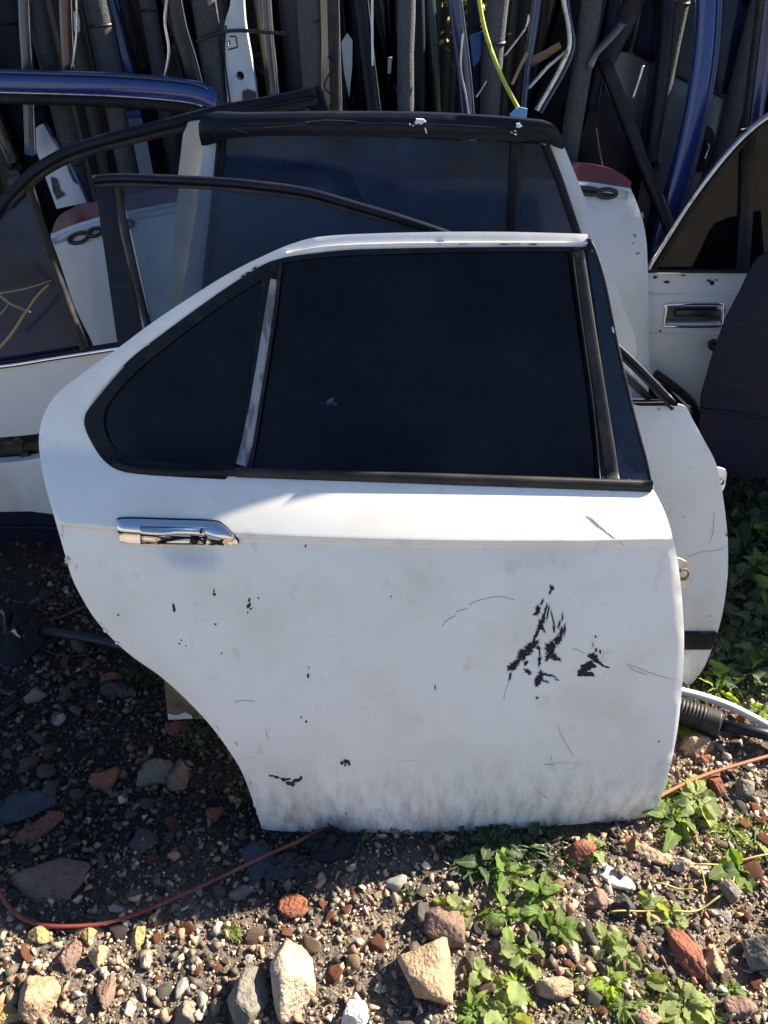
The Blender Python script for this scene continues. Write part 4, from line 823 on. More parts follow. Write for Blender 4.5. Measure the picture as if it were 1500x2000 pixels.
# ================================================================== things lying on the ground
def onground(pts, z=.01, sm_=5):
    return [ground(px, py, z) for px, py in smooth(pts, sm_)]
tag(tube('cable', [p + Vector((0, 0, gz(p.x, p.y))) for p in onground([(-40, 1660), (-12, 1715), (10, 1762), (45, 1794), (100, 1809), (180, 1806), (240, 1792), (320, 1762), (420, 1716), (520, 1668), (585, 1641), (640, 1615), (720, 1590)], .014, 6)], .0038, M_redcable), 'dusty red cable curving across the shaded gravel below the front door', 'cable')
tag(tube('cable', onground([(1270, 1565), (1332, 1533), (1380, 1513), (1440, 1494), (1540, 1466)], .022), .0040, M_orcable), 'orange cable on the sunlit gravel right of the front door', 'cable')
tag(tube('cable', onground([(90, 1212), (120, 1205), (150, 1192), (200, 1170)], .02), .0025, M_redcable), 'thin red wire in deep shade left of the front door', 'cable')
tag(tube('cable', onground([(60, 1255), (110, 1278), (160, 1280), (230, 1262)], .012), .0025, M_black), 'thin black wire looping on dark gravel left of front door', 'cable')
tag(tube('rubber_hose', onground([(80, 1232), (140, 1240), (200, 1252), (270, 1268)], .03), .0125, M_black), 'straight black hose lying in the shade at left', 'hose')
tag(tube('water_pipe', onground([(1300, 1344), (1340, 1352), (1380, 1363), (1420, 1377), (1460, 1396), (1500, 1418), (1550, 1450)], .03), .0095, M_pvc, None, 14), 'white plastic pipe on the gravel emerging from behind the doors at right', 'pipe')
# strut with ribbed boot
a = ground(1318, 1385, .035); b = ground(1408, 1416, .035); c = ground(1545, 1444, .035)
t = empty('shock_absorber', Matrix.Translation(a), 'black suspension strut with ribbed rubber boot lying beside the front door at right', 'car part')
n = 60; P = []; rr = []
for k in range(n + 1):
    q = k / n; P.append((b - a) * q); r_ = .031
    if q < .62: r_ = .028 + .004 * abs(math.sin(q * 40))
    elif q > .93: r_ = .031 * max(.35, math.sqrt(max(0, 1 - ((q - .93) / .075) ** 2)))
    rr.append(r_)
tube('ribbed_boot', P, rr, M_rubber2, t, 20)
tube('strut_rod', [(b - a) * .97, (c - a) * .5 + (b - a) * .5, c - a], .0135, M_satin, t, 14)
bar('boot_lip', [(0, 0), (.001, 0)], .001, M_rubber, t, .001)
bpy.data.objects.remove(bpy.data.objects['boot_lip'])
# crumpled black cloth and plastic
def crumple(name, px, py, wpx, hpx, zh, m, label, cat, seed=1):
    c = ground(px, py, 0); s_ = depth(c) / 1500; rx, ry = wpx * s_ / 2, hpx * s_ / 2 / math.sin(R(60)); rs = random.Random(seed)
    vs = []; fs = []; n = 26
    for j in range(n):
        for i in range(n):
            u, v = i / (n - 1) * 2 - 1, j / (n - 1) * 2 - 1; r = max(abs(u), abs(v)); ang = math.atan2(v, u)
            q = 1 + .25 * noise.noise(Vector((math.cos(ang) * 1.5, math.sin(ang) * 1.5, seed)))
            d = (u * u + v * v) ** .5 or 1; k = r / d
            z = zh * max(0, 1 - r ** 2.2) * (.6 + .8 * abs(noise.noise(Vector((u * 2.5, v * 2.5, seed * 3.1))))) + .008 * noise.noise(Vector((u * 7, v * 7, seed)))
            vs.append((u * k * rx * q, v * k * ry * q, z + .004))
    for j in range(n - 1):
        for i in range(n - 1): fs.append([j * n + i, j * n + i + 1, (j + 1) * n + i + 1, (j + 1) * n + i])
    o = mesh_obj(name, vs, fs, m, None, True); o.location = (c.x, c.y, gz(c.x, c.y)); md = o.modifiers.new('solid', 'SOLIDIFY'); md.thickness = .003
    return tag(o, label, cat)
crumple('black_bag', 40, 1250, 120, 110, .10, M_cloth, 'crumpled black plastic bag in deep shade at left edge', 'bag', 3)
crumple('black_bag', 650, 1655, 120, 50, .05, M_cloth, 'crumpled black cloth poking out under the front door', 'cloth', 6)
crumple('rubber_scrap', 560, 1690, 130, 55, .02, M_black, 'flat black rubber scrap on the gravel under the red cable', 'rubber', 9)
# board behind the wheel arch cut-out
PBd = Plane(1.04, 16, 8)
t = empty('wooden_board', PBd.M, 'stained wooden board propped behind the front door under its wheel arch', 'board')
sheet('board_face', PBd.uvs([(319, 1318), (420, 1330), (450, 1400), (400, 1404), (328, 1403)]), M_ply, t, None, 0, .02, .02)
sheet('torn_paper', PBd.uvs([(328, 1392), (345, 1396), (362, 1390), (374, 1396), (376, 1402), (329, 1404)]), mat('dirty_pale_paper', (.45, .46, .42), .8), t, None, .003, .002, .01)
PQ = Plane(.80, 8)
t = empty('plastic_strip', PQ.M, 'narrow grey-blue plastic strip standing under the front door bottom edge', 'offcut')
sheet('strip_face', PQ.uvs([(744, 1632), (770, 1632), (766, 1668), (758, 1700), (748, 1705), (752, 1670)]), mat('grey_blue_plastic', (.2, .23, .26), .6, var=[(30, (.08, .08, .09), .45, .65, .8)]), t, None, 0, .008, .01)

# ------------------------------------------------------------------ stones
def rock_mesh(seed, sx, sy, sz, planes=14, sub=4, rough=.045, flat=None):
    rs = random.Random(seed); bm = bmesh.new(); bmesh.ops.create_icosphere(bm, subdivisions=sub, radius=1)
    pl = []
    for _ in range(planes):
        d = Vector((rs.gauss(0, 1), rs.gauss(0, 1), rs.gauss(0, 1))).normalized(); pl.append((d, rs.uniform(.46, .86)))
    if flat: pl += [(Vector((0, 0, 1)), flat), (Vector((0, 0, -1)), flat)]
    off = Vector((seed * 1.3, seed * .7, seed * 2.1))
    for v in bm.verts:
        d = v.co.normalized(); r = 1.08
        for n_, h in pl:
            c = d.dot(n_)
            if c > .05: r = min(r, h / c)
        r *= 1.16
        r *= 1 + rough * noise.noise(d * 2.2 + off) + rough * .7 * noise.noise(d * 6 + off) + rough * .7 * noise.noise(d * 15 + off)
        v.co = Vector((d.x * r * sx, d.y * r * sy, d.z * r * sz))
    me = bpy.data.meshes.new('stone'); bm.to_mesh(me); bm.free()
    me.shade_smooth(); return me
def stone_mat(nm, col, c2, c3=(.05, .045, .04)):
    return mat('stone_' + nm, col, .85, spec=.3, rnd=.12, var=[(18, c2, .42, .62, .85), (70, tuple(x * .45 for x in col), .52, .68, .7), (9, c3, .58, .72, .7), (180, tuple(min(.8, x * 1.6) for x in col), .6, .72, .5)], bump=[(35, .8, .012), (150, 1.0, .005)])
ST = {'pink': stone_mat('pink', (.20, .125, .10), (.13, .095, .08)), 'cream': stone_mat('cream', (.42, .34, .25), (.34, .24, .17), (.22, .16, .11)), 'grey': stone_mat('grey', (.18, .165, .14), (.12, .11, .095)),
      'tan': stone_mat('tan', (.36, .25, .16), (.25, .18, .12)), 'orange': stone_mat('orange', (.24, .085, .045), (.14, .07, .05)), 'white': stone_mat('white', (.66, .64, .60), (.55, .5, .44), (.4, .35, .3)),
      'dark': stone_mat('dark', (.055, .050, .052), (.09, .07, .06)), 'slate': stone_mat('slate', (.055, .06, .075), (.035, .04, .05)), 'ochre': stone_mat('ochre', (.36, .25, .10), (.26, .2, .12)), 'brick': stone_mat('brick', (.22, .075, .045), (.15, .07, .055))}
placed = []
def rock(px, py, wpx, hpx, c, label, seed, rot=0, flat=None, hz=.5, group=None, name='stone', sub=4):
    p = ground(px, py, 0); s_ = depth(p) / 1500; sx = wpx * s_ / 2 * 1.12; sy = hpx * s_ / 2 * 1.1; sz = min(sx, sy) * hz * 1.6
    me = rock_mesh(seed, sx, sy, sz, sub=sub, flat=flat); me.materials.append(ST[c]); o = bpy.data.objects.new(name, me); COL.objects.link(o)
    o.location = (p.x, p.y, gz(p.x, p.y) + sz * .22); o.rotation_euler = (random.uniform(-.12, .12), random.uniform(-.12, .12), R(rot))
    placed.append((px, py, max(wpx, hpx) / 2)); return tag(o, label, 'stone', group)
big_rocks = [
 (98, 1722, 158, 92, 'pink', 'large flat pinkish-brown slab in the shade at left', 11, -4, .5, .35), (572, 1925, 100, 140, 'cream', 'largest sunlit cream rock at the bottom, broad and pitted', 12, 14, None, .6),
 (480, 1955, 92, 96, 'grey', 'grey-beige block leaning on the large cream rock', 13, -20, None, .5), (82, 1955, 72, 92, 'tan', 'pale tan sunlit block near bottom left corner', 14, 0, None, .7),
 (214, 1938, 36, 62, 'pink', 'upright pinkish stone in the sun right of the pale tan block', 15, 5, None, .6), (828, 1903, 108, 148, 'tan', 'long brown rounded boulder at bottom centre', 16, 18, None, .5),
 (868, 1812, 96, 54, 'pink', 'pinkish-brown rock with grey-green patches above the brown boulder', 17, -15, None, .6), (1197, 1712, 66, 44, 'white', 'flat bright white chip of stone right of the weeds', 18, -35, .3, .3),
 (1078, 1932, 76, 46, 'tan', 'brown angular rock among the bottom weeds', 19, 5, None, .7), (1346, 1862, 52, 84, 'brick', 'split reddish brick piece standing at lower right', 20, 18, None, .6),
 (1477, 1862, 66, 62, 'grey', 'grey-brown blocky rock at right edge', 21, 10, None, .8), (1277, 1668, 66, 36, 'tan', 'wedge-shaped tan stone near bottom right corner of the door', 22, -35, None, .5),
 (1330, 1692, 46, 40, 'cream', 'rounded cream stone beside the tan wedge', 23, 0, None, .6), (1132, 1670, 60, 46, 'brick', 'dark red-brown stone partly under the door edge', 24, 10, None, .5),
 (1217, 1772, 44, 44, 'dark', 'dark purplish-grey pitted stone below the white chip', 25, 0, None, .8), (1173, 1765, 42, 38, 'pink', 'brown pointed stone left of the dark pitted one', 26, 40, None, .7),
 (204, 1528, 56, 48, 'orange', 'bright orange brick fragment in the shade left of the door', 27, 10, None, .6), (302, 1515, 72, 60, 'grey', 'grey-brown stone beside the bright orange brick fragment', 28, 25, None, .6),
 (345, 1520, 40, 66, 'pink', 'brown oblong stone touching the grey-brown stone', 29, 10, None, .6), (66, 1622, 86, 40, 'brick', 'long reddish-brown slate piece in left shade', 30, 25, .4, .35),
 (48, 1578, 90, 64, 'slate', 'broad dark slate slab at the left edge', 31, 25, .35, .3), (284, 1636, 68, 48, 'dark', 'dark flat grey stone in the middle of left shade', 32, -10, .5, .4),
 (421, 1590, 34, 34, 'orange', 'small orange brick chip left of the door bottom corner', 33, 0, None, .6), (77, 1832, 46, 32, 'ochre', 'yellowish stone just under the red cable', 34, -5, None, .6),
 (172, 1822, 40, 32, 'ochre', 'greenish-yellow angular stone under the red cable', 35, 30, None, .5), (142, 1864, 36, 66, 'pink', 'tall pink stone half in the sun at left', 36, -4, None, .6),
 (194, 1872, 34, 42, 'tan', 'square tan stone right of the tall pink stone', 37, 8, None, .8), (270, 1829, 30, 42, 'ochre', 'orange-yellow oval stone below the cable', 38, -25, None, .6),
 (697, 1982, 50, 66, 'white', 'white-grey upright stone at the bottom edge', 39, -8, None, .6), (573, 1767, 54, 38, 'orange', 'rusty orange-brown stone in the centre foreground shade', 40, -10, None, .6),
 (500, 1692, 56, 72, 'slate', 'blue-grey slate piece crossed by the red cable', 41, 10, .4, .35), (360, 1984, 46, 46, 'grey', 'olive brown rounded stone at bottom left centre', 42, 20, None, .7),
 (1424, 1745, 42, 38, 'grey', 'square grey stone right of the runner stems', 43, 20, None, .7), (1352, 1452, 66, 52, 'tan', 'craggy tan rock below the ribbed strut boot', 44, 20, None, .6),
 (1372, 1482, 30, 26, 'brick', 'small red and white stone below the craggy tan rock', 45, 0, None, .6), (1392, 1880, 40, 48, 'tan', 'tan stone right of the split brick piece', 46, -10, None, .6),
 (343, 1395 + 30, 46, 26, 'brick', 'small brick sliver beside the stained board', 47, 5, None, .5), (220, 1325, 42, 24, 'orange', 'orange-brown rock by the grass tuft under the wheel arch', 48, 0, None, .7),
 (228, 1352, 70, 30, 'dark', 'dark brown stone below the grass tuft', 49, 10, None, .5), (70, 1362, 42, 34, 'grey', 'dull brown square stone in the deep left shade', 50, 0, None, .6),
 (475, 1738, 44, 26, 'grey', 'grey stone below the cable at centre', 51, 10, None, .6), (425, 1740, 30, 32, 'dark', 'dark brown stone left of the grey stone below the cable', 52, 30, None, .6),
 (1400, 1575 - 40, 36, 44, 'brick', 'reddish brick lump right of the orange cable', 53, 5, None, .7), (1450, 1538, 34, 46, 'grey', 'grey oblong stone next to the reddish brick lump', 54, -12, None, .7),
 (285, 1880, 24, 28, 'cream', 'small cream cube-like stone at the sun line, left centre', 55, 0, None, .8), (820, 1785, 36, 40, 'dark', 'dark round stone left of the weeds in shade', 56, 0, None, .7),
 (1115, 1845, 28, 60, 'cream', 'narrow cream shard beside the brown angular rock', 57, 10, None, .6), (1255, 1990, 60, 36, 'tan', 'tan stone cut by the bottom edge among weeds', 58, 0, None, .6),
 (1445, 1975, 60, 40, 'pink', 'pinkish rock at bottom right corner', 59, 0, None, .6), (20, 1985, 56, 44, 'ochre', 'brownish-yellow stone at the bottom left corner', 60, 0, None, .6)]
for (px, py, wp, hp, c, lb, sd, rot, fl_, hz) in big_rocks: rock(px, py, wp, hp, c, lb, sd, rot, fl_, hz)
# medium stones, alike: five families, each sharing its meshes
rs = random.Random(21); fam = {}
fams = [('grey', 'thumb-sized grey stone lying loose in the gravel', 'loose grey stones'), ('orange', 'thumb-sized orange brick crumb in the gravel', 'loose orange brick crumbs'), ('tan', 'thumb-sized tan stone lying loose in the gravel', 'loose tan stones'),
        ('white', 'thumb-sized whitish flint chip in the gravel', 'loose white flint chips'), ('dark', 'thumb-sized blackish stone lying loose in the gravel', 'loose blackish stones'), ('pink', 'thumb-sized pinkish-brown stone in the gravel', 'loose pinkish stones')]
protos = {}
for f, _, _ in fams:
    protos[f] = []
    for k in range(4):
        me = rock_mesh(100 + k * 7 + len(f) * 3, 1, .55 + .11 * k, .38 + .1 * (k % 3), planes=9, sub=3); me.materials.append(ST[f]); protos[f].append(me)
cnt = 0; tries = 0
LMARKS = [((98, 1722), 'flat pinkish slab'), ((572, 1925), 'largest cream rock'), ((480, 1955), 'grey-beige block'), ((82, 1955), 'pale tan block'), ((214, 1938), 'upright pinkish stone'), ((828, 1903), 'long brown boulder'),
    ((868, 1812), 'rock with grey-green patches'), ((1197, 1712), 'bright white chip'), ((1078, 1932), 'brown angular rock'), ((1346, 1862), 'split reddish brick'), ((1477, 1862), 'blocky rock at right edge'), ((1277, 1668), 'tan wedge-shaped stone'),
    ((1217, 1772), 'dark purplish stone'), ((204, 1528), 'bright orange brick fragment'), ((302, 1515), 'grey-brown stone in shade'), ((66, 1622), 'reddish slate piece'), ((48, 1578), 'broad dark slate slab'), ((284, 1636), 'dark flat grey stone'),
    ((421, 1590), 'orange chip by door bottom corner'), ((77, 1832), 'yellowish stone under the cable'), ((142, 1864), 'tall pink stone'), ((697, 1982), 'white-grey upright stone'), ((573, 1767), 'rusty orange-brown stone'), ((500, 1692), 'blue-grey slate'),
    ((360, 1984), 'olive brown stone'), ((1424, 1745), 'square grey stone'), ((1352, 1452), 'craggy tan rock'), ((220, 1325), 'grass tuft rock'), ((70, 1362), 'dull brown square stone'), ((475, 1738), 'grey stone below the cable'),
    ((1400, 1535), 'reddish brick lump'), ((820, 1785), 'dark round stone'), ((1115, 1845), 'cream shard'), ((1255, 1990), 'tan stone at bottom edge'), ((1445, 1975), 'pinkish corner rock'), ((20, 1985), 'brownish-yellow corner stone'),
    ((320, 1762), 'middle bend of the red cable'), ((420, 1716), 'red cable near the door'), ((650, 1655), 'black cloth'), ((760, 1700), 'grey-blue plastic strip'), ((1440, 1494), 'orange cable'), ((1360, 1568), 'lobed pale weed'), ((930, 1720), 'dark weeds under the door'),
    ((1335, 1965), 'big rounded pale weed'), ((1200, 1900), 'bright lime weed'), ((40, 1250), 'crumpled black bag'), ((360, 1370), 'stained board'), ((200, 1430), 'bare shaded gravel patch'), ((1380, 1640), 'greyish moss patch')]
while cnt < 285 and tries < 9000:
    tries += 1
    if rs.random() < .72: px, py = rs.uniform(0, 1500), rs.uniform(1640, 2010)
    elif rs.random() < .65: px, py = rs.uniform(0, 500), rs.uniform(1150, 1660)
    else: px, py = rs.uniform(1320, 1500), rs.uniform(1380, 1660)
    if 515 < px < 1260 and py < 1650: continue
    if px < 515 and py < 1640 and px > 80 + (py - 1100) * .75 and py > 1100: continue
    r = rs.choice([7, 8, 9, 10, 11, 13, 15, 18, 22])
    if any((px - a) ** 2 + (py - b) ** 2 < (r + c) ** 2 * .75 for a, b, c in placed): continue
    wts = [5, 4, 4, 3, 3, 4] if py > 1850 or px > 1250 else [4, 3, 2, 1, 6, 4]
    f = rs.choices(range(6), wts)[0]; key, lb, gr = fams[f]
    p = ground(px, py); s_ = r * depth(p) / 1500
    o = bpy.data.objects.new('small_stone', rs.choice(protos[key])); COL.objects.link(o)
    o.location = (p.x, p.y, gz(p.x, p.y) + s_ * .18); o.scale = (s_, s_ * rs.uniform(.7, 1.2), s_ * rs.uniform(.7, 1.1)); o.rotation_euler = (rs.uniform(-.6, .6), rs.uniform(-.6, .6), rs.uniform(0, 6.28))
    (ax, ay), an_ = min(LMARKS, key=lambda q: (q[0][0] - px) ** 2 + (q[0][1] - py) ** 2)
    dx, dy = px - ax, py - ay; dr = ('left of' if dx < 0 else 'right of') if abs(dx) > abs(dy) else ('above' if dy < 0 else 'below')
    tag(o, f"{'tiny' if r < 10 else 'small' if r < 13 else 'mid-sized'} {key if key != 'orange' else 'orange brick'} stone {dr} the {an_}", 'stone', gr); placed.append((px, py, r)); cnt += 1

# ------------------------------------------------------------------ gravel: uncountable, one object
def gravel():
    rg = np.random.RandomState(3); protos_ = []
    for k in range(14):
        bm = bmesh.new()
        for _ in range(9):
            d = rg.normal(size=3); d /= np.linalg.norm(d); d *= rg.uniform(.8, 1.1); bm.verts.new((d[0], d[1] * rg.uniform(.75, 1), d[2] * .75))
        r = bmesh.ops.convex_hull(bm, input=bm.verts); bmesh.ops.triangulate(bm, faces=bm.faces)
        bad = [v for v in bm.verts if not v.link_faces]; bmesh.ops.delete(bm, geom=bad, context='VERTS'); bm.verts.index_update()
        protos_.append((np.array([v.co[:] for v in bm.verts]), np.array([[v.index for v in f.verts] for f in bm.faces]))); bm.free()
    Vs = []; Fs = []; Cs = []; base = 0
    pal = np.array([(.035, .032, .034), (.05, .042, .038), (.10, .075, .06), (.22, .15, .10), (.30, .10, .05), (.20, .08, .055), (.36, .25, .14), (.42, .36, .27), (.55, .52, .47), (.12, .13, .155), (.20, .19, .17), (.38, .20, .08)])
    pw = np.array([.20, .18, .15, .11, .06, .06, .08, .03, .008, .05, .06, .02]); pw /= pw.sum()
    N = 46000
    for i in range(N):
        if i < 39000: x, y = rg.uniform(-.95, 1.15), rg.uniform(.30, 1.55)
        else: x, y = rg.uniform(-1.3, 1.4), rg.uniform(1.3, 2.6)
        u = rg.random_sample(); s = .0026 + .0048 * u ** 2 if u < .83 else rg.uniform(.006, .0125) if u < .985 else rg.uniform(.012, .017)
        v, f = protos_[rg.randint(14)]
        q = rg.normal(size=4); q /= np.linalg.norm(q); a, b, c, d = q
        Rm = np.array([[1 - 2 * (c * c + d * d), 2 * (b * c - a * d), 2 * (b * d + a * c)], [2 * (b * c + a * d), 1 - 2 * (b * b + d * d), 2 * (c * d - a * b)], [2 * (b * d - a * c), 2 * (c * d + a * b), 1 - 2 * (b * b + c * c)]])
        Vs.append((v * s) @ Rm.T + (x, y, gz(x, y) + s * .35)); Fs.append(f + base); base += len(v)
        cc = pal[rg.choice(12, p=pw)] * rg.uniform(.7, 1.25); cc = (cc * .50 + cc.mean() * np.array([1.32, 1.0, .66]) * .50) * sun_shade_tone(x, y); Cs.append(np.repeat([[*cc, 1]], len(v), 0))  # pebble colour carries the painted sun and shade too
    V = np.concatenate(Vs); F = np.concatenate(Fs); Cc = np.concatenate(Cs)
    me = bpy.data.meshes.new('gravel'); me.vertices.add(len(V)); me.vertices.foreach_set('co', V.ravel().astype(np.float32))
    me.loops.add(F.size); me.loops.foreach_set('vertex_index', F.ravel().astype(np.int32)); me.polygons.add(len(F))
    me.polygons.foreach_set('loop_start', np.arange(0, F.size, 3, dtype=np.int32)); me.polygons.foreach_set('loop_total', np.full(len(F), 3, np.int32))
    me.update(calc_edges=True)
    at = me.color_attributes.new('stone_colour', 'FLOAT_COLOR', 'POINT'); at.data.foreach_set('color', Cc.ravel().astype(np.float32))
    m = bpy.data.materials.new('mixed_gravel'); m.use_nodes = True; n = m.node_tree.nodes; L = m.node_tree.links; b = n['Principled BSDF']; b.inputs['Roughness'].default_value = .7
    an = n.new('ShaderNodeAttribute'); an.attribute_name = 'stone_colour'
    nz = n.new('ShaderNodeTexNoise'); nz.inputs['Scale'].default_value = 300; tc = n.new('ShaderNodeTexCoord'); L.new(tc.outputs['Object'], nz.inputs['Vector'])
    mr = n.new('ShaderNodeMapRange'); mr.inputs[3].default_value = .6; mr.inputs[4].default_value = 1.4; L.new(nz.outputs[0], mr.inputs[0])
    vm = n.new('ShaderNodeVectorMath'); vm.operation = 'SCALE'; L.new(an.outputs['Color'], vm.inputs[0]); L.new(mr.outputs[0], vm.inputs['Scale']); L.new(vm.outputs[0], b.inputs['Base Color'])
    bp = n.new('ShaderNodeBump'); bp.inputs['Strength'].default_value = .5; bp.inputs['Distance'].default_value = .002; L.new(nz.outputs[0], bp.inputs['Height']); L.new(bp.outputs[0], b.inputs['Normal'])
    me.materials.append(m); o = bpy.data.objects.new('gravel', me); COL.objects.link(o)
    return tag(o, 'mixed brown, grey and orange gravel covering the ground', 'gravel', kind='stuff')
gravel()

# ------------------------------------------------------------------ weeds
def veins(n, L, tc, cur):
    sp = n.new('ShaderNodeSeparateXYZ'); L.new(tc.outputs['Object'], sp.inputs[0])
    def M(op, a, b=None, c=None):
        x = n.new('ShaderNodeMath'); x.operation = op
        for i, q in enumerate((a, b, c)):
            if q is None: continue
            if isinstance(q, (int, float)): x.inputs[i].default_value = q
            else: L.new(q, x.inputs[i])
        return x.outputs[0]
    ax = M('ABSOLUTE', sp.outputs[0]); mid = M('LESS_THAN', ax, .014)
    f = M('FRACT', M('MULTIPLY', M('SUBTRACT', sp.outputs[1], M('MULTIPLY', ax, .8)), 7)); sv = M('LESS_THAN', f, .10)
    fac = M('MINIMUM', M('ADD', M('MULTIPLY', mid, .7), M('MULTIPLY', sv, .35)), .8)
    mx = n.new('ShaderNodeMix'); mx.data_type = 'RGBA'; L.new(fac, mx.inputs['Factor']); L.new(cur, mx.inputs[6]); mx.inputs[7].default_value = (.26, .34, .14, 1)
    return mx.outputs[2]
def leafmat(nm, col, c2, rough=.38, tr=.35):
    m = mat('leaf_' + nm, col, rough, spec=.5, rnd=.35, extra=veins, var=[(30, c2, .45, .7, .7), (120, tuple(min(.6, x * 2.2) for x in col), .62, .75, .45), (14, (.20, .17, .05), .66, .76, .6)], bump=[(45, .5, .004), (160, .4, .001)])
    t = m.node_tree; b = t.nodes['Principled BSDF']; out = [n for n in t.nodes if n.type == 'OUTPUT_MATERIAL'][0]
    tl = t.nodes.new('ShaderNodeBsdfTranslucent'); tl.inputs[0].default_value = (col[0] * 3.2, col[1] * 2.8, col[2] * 1.2, 1); ms = t.nodes.new('ShaderNodeMixShader'); ms.inputs[0].default_value = tr
    t.links.new(b.outputs[0], ms.inputs[1]); t.links.new(tl.outputs[0], ms.inputs[2]); t.links.new(ms.outputs[0], out.inputs[0]); return m
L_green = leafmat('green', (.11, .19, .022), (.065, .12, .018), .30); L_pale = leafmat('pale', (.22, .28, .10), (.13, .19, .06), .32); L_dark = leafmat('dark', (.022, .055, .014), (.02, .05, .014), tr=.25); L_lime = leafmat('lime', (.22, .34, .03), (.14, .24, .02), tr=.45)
def leaf_mesh(kind, m, seed):
    rs = random.Random(seed); n = 9; vs = []; fs = []
    for i in range(n + 1):
        t = i / n
        if kind == 'ovate': hw = .36 * math.sin(math.pi * min(1, t ** .72)) ** .85 * (1 - .1 * t) if 0 < t < 1 else 0
        elif kind == 'round': hw = .47 * math.sqrt(max(0, 1 - (2 * t - 1) ** 2)) ** .9
        else: hw = .17 * math.sin(math.pi * t ** .8) if 0 < t < 1 else 0
        hw = max(hw, .004) * (1 + .10 * math.sin(i * 2.3 + seed))
        for j in range(-3, 4):
            q = j / 3; x = hw * q; z = .55 * abs(q) * hw - (.25 + .2 * seed) * t * t + .045 * math.sin(j * 2.1 + i * 1.7 + seed * 2) * abs(q) + .035 * math.sin(t * 8 + seed * 3) - .25 * hw * (abs(q) > .9) * (seed == 1)
            vs.append((x, t, z))
    for i in range(n):
        for j in range(6): a = i * 7 + j; fs.append([a, a + 1, a + 8, a + 7])
    me = bpy.data.meshes.new('leaf'); me.from_pydata(vs, [], fs); me.materials.append(m); me.shade_smooth(); return me
LM = {}
for key, m in (('green', L_green), ('pale', L_pale), ('dark', L_dark), ('lime', L_lime)):
    for kd in ('ovate', 'round', 'narrow'): LM[key, kd] = [leaf_mesh(kd, m, s_) for s_ in range(3)]
rp_ = random.Random(77)
M_stem = mat('green_stem', (.12, .17, .05), .5)
stem_me = {}
def weed(px, py, nl, size_px, key, kind, label, spread=1.0, up=.5, name='weed_plant', z0=0):
    p = ground(px, py); s_ = depth(p) / 1500; t = empty(name, Matrix.Translation((p.x, p.y, gz(p.x, p.y) + z0)), label, 'weed', 'leafy weeds growing through the gravel')
    a0 = rp_.uniform(0, 6.28)
    sv = []; sf = []
    for k in range(nl):
        o = bpy.data.objects.new('leaf', rp_.choice(LM[key, kind])); COL.objects.link(o); o.parent = t
        az = a0 + k * 2.39 + rp_.uniform(-.3, .3); L_ = size_px * s_ * rp_.uniform(.35, 1.15); rad = L_ * spread * rp_.uniform(.1, .8) * (k / nl) ** .5; el = up * rp_.uniform(.2, 1.3)
        hgt = L_ * (.15 + .55 * rp_.random() * (1 - .6 * k / nl))
        o.location = (rad * math.cos(az), rad * math.sin(az), hgt); o.rotation_euler = (el, rp_.uniform(-.6, .6), az - math.pi / 2 + rp_.uniform(-.4, .4)); o.scale = (L_ * rp_.uniform(.85, 1.1), L_, L_)
        # leaf stalk
        b = len(sv); e = Vector(o.location); w_ = .0011
        for q, c in ((0, Vector((0, 0, 0))), (1, e)):
            sv += [c + Vector((w_, 0, 0)), c + Vector((-w_ * .5, w_, 0)), c + Vector((-w_ * .5, -w_, 0))]
        sf += [[b, b + 1, b + 4, b + 3], [b + 1, b + 2, b + 5, b + 4], [b + 2, b, b + 3, b + 5]]
    mesh_obj('stalks', sv, sf, M_stem, t)
    return t
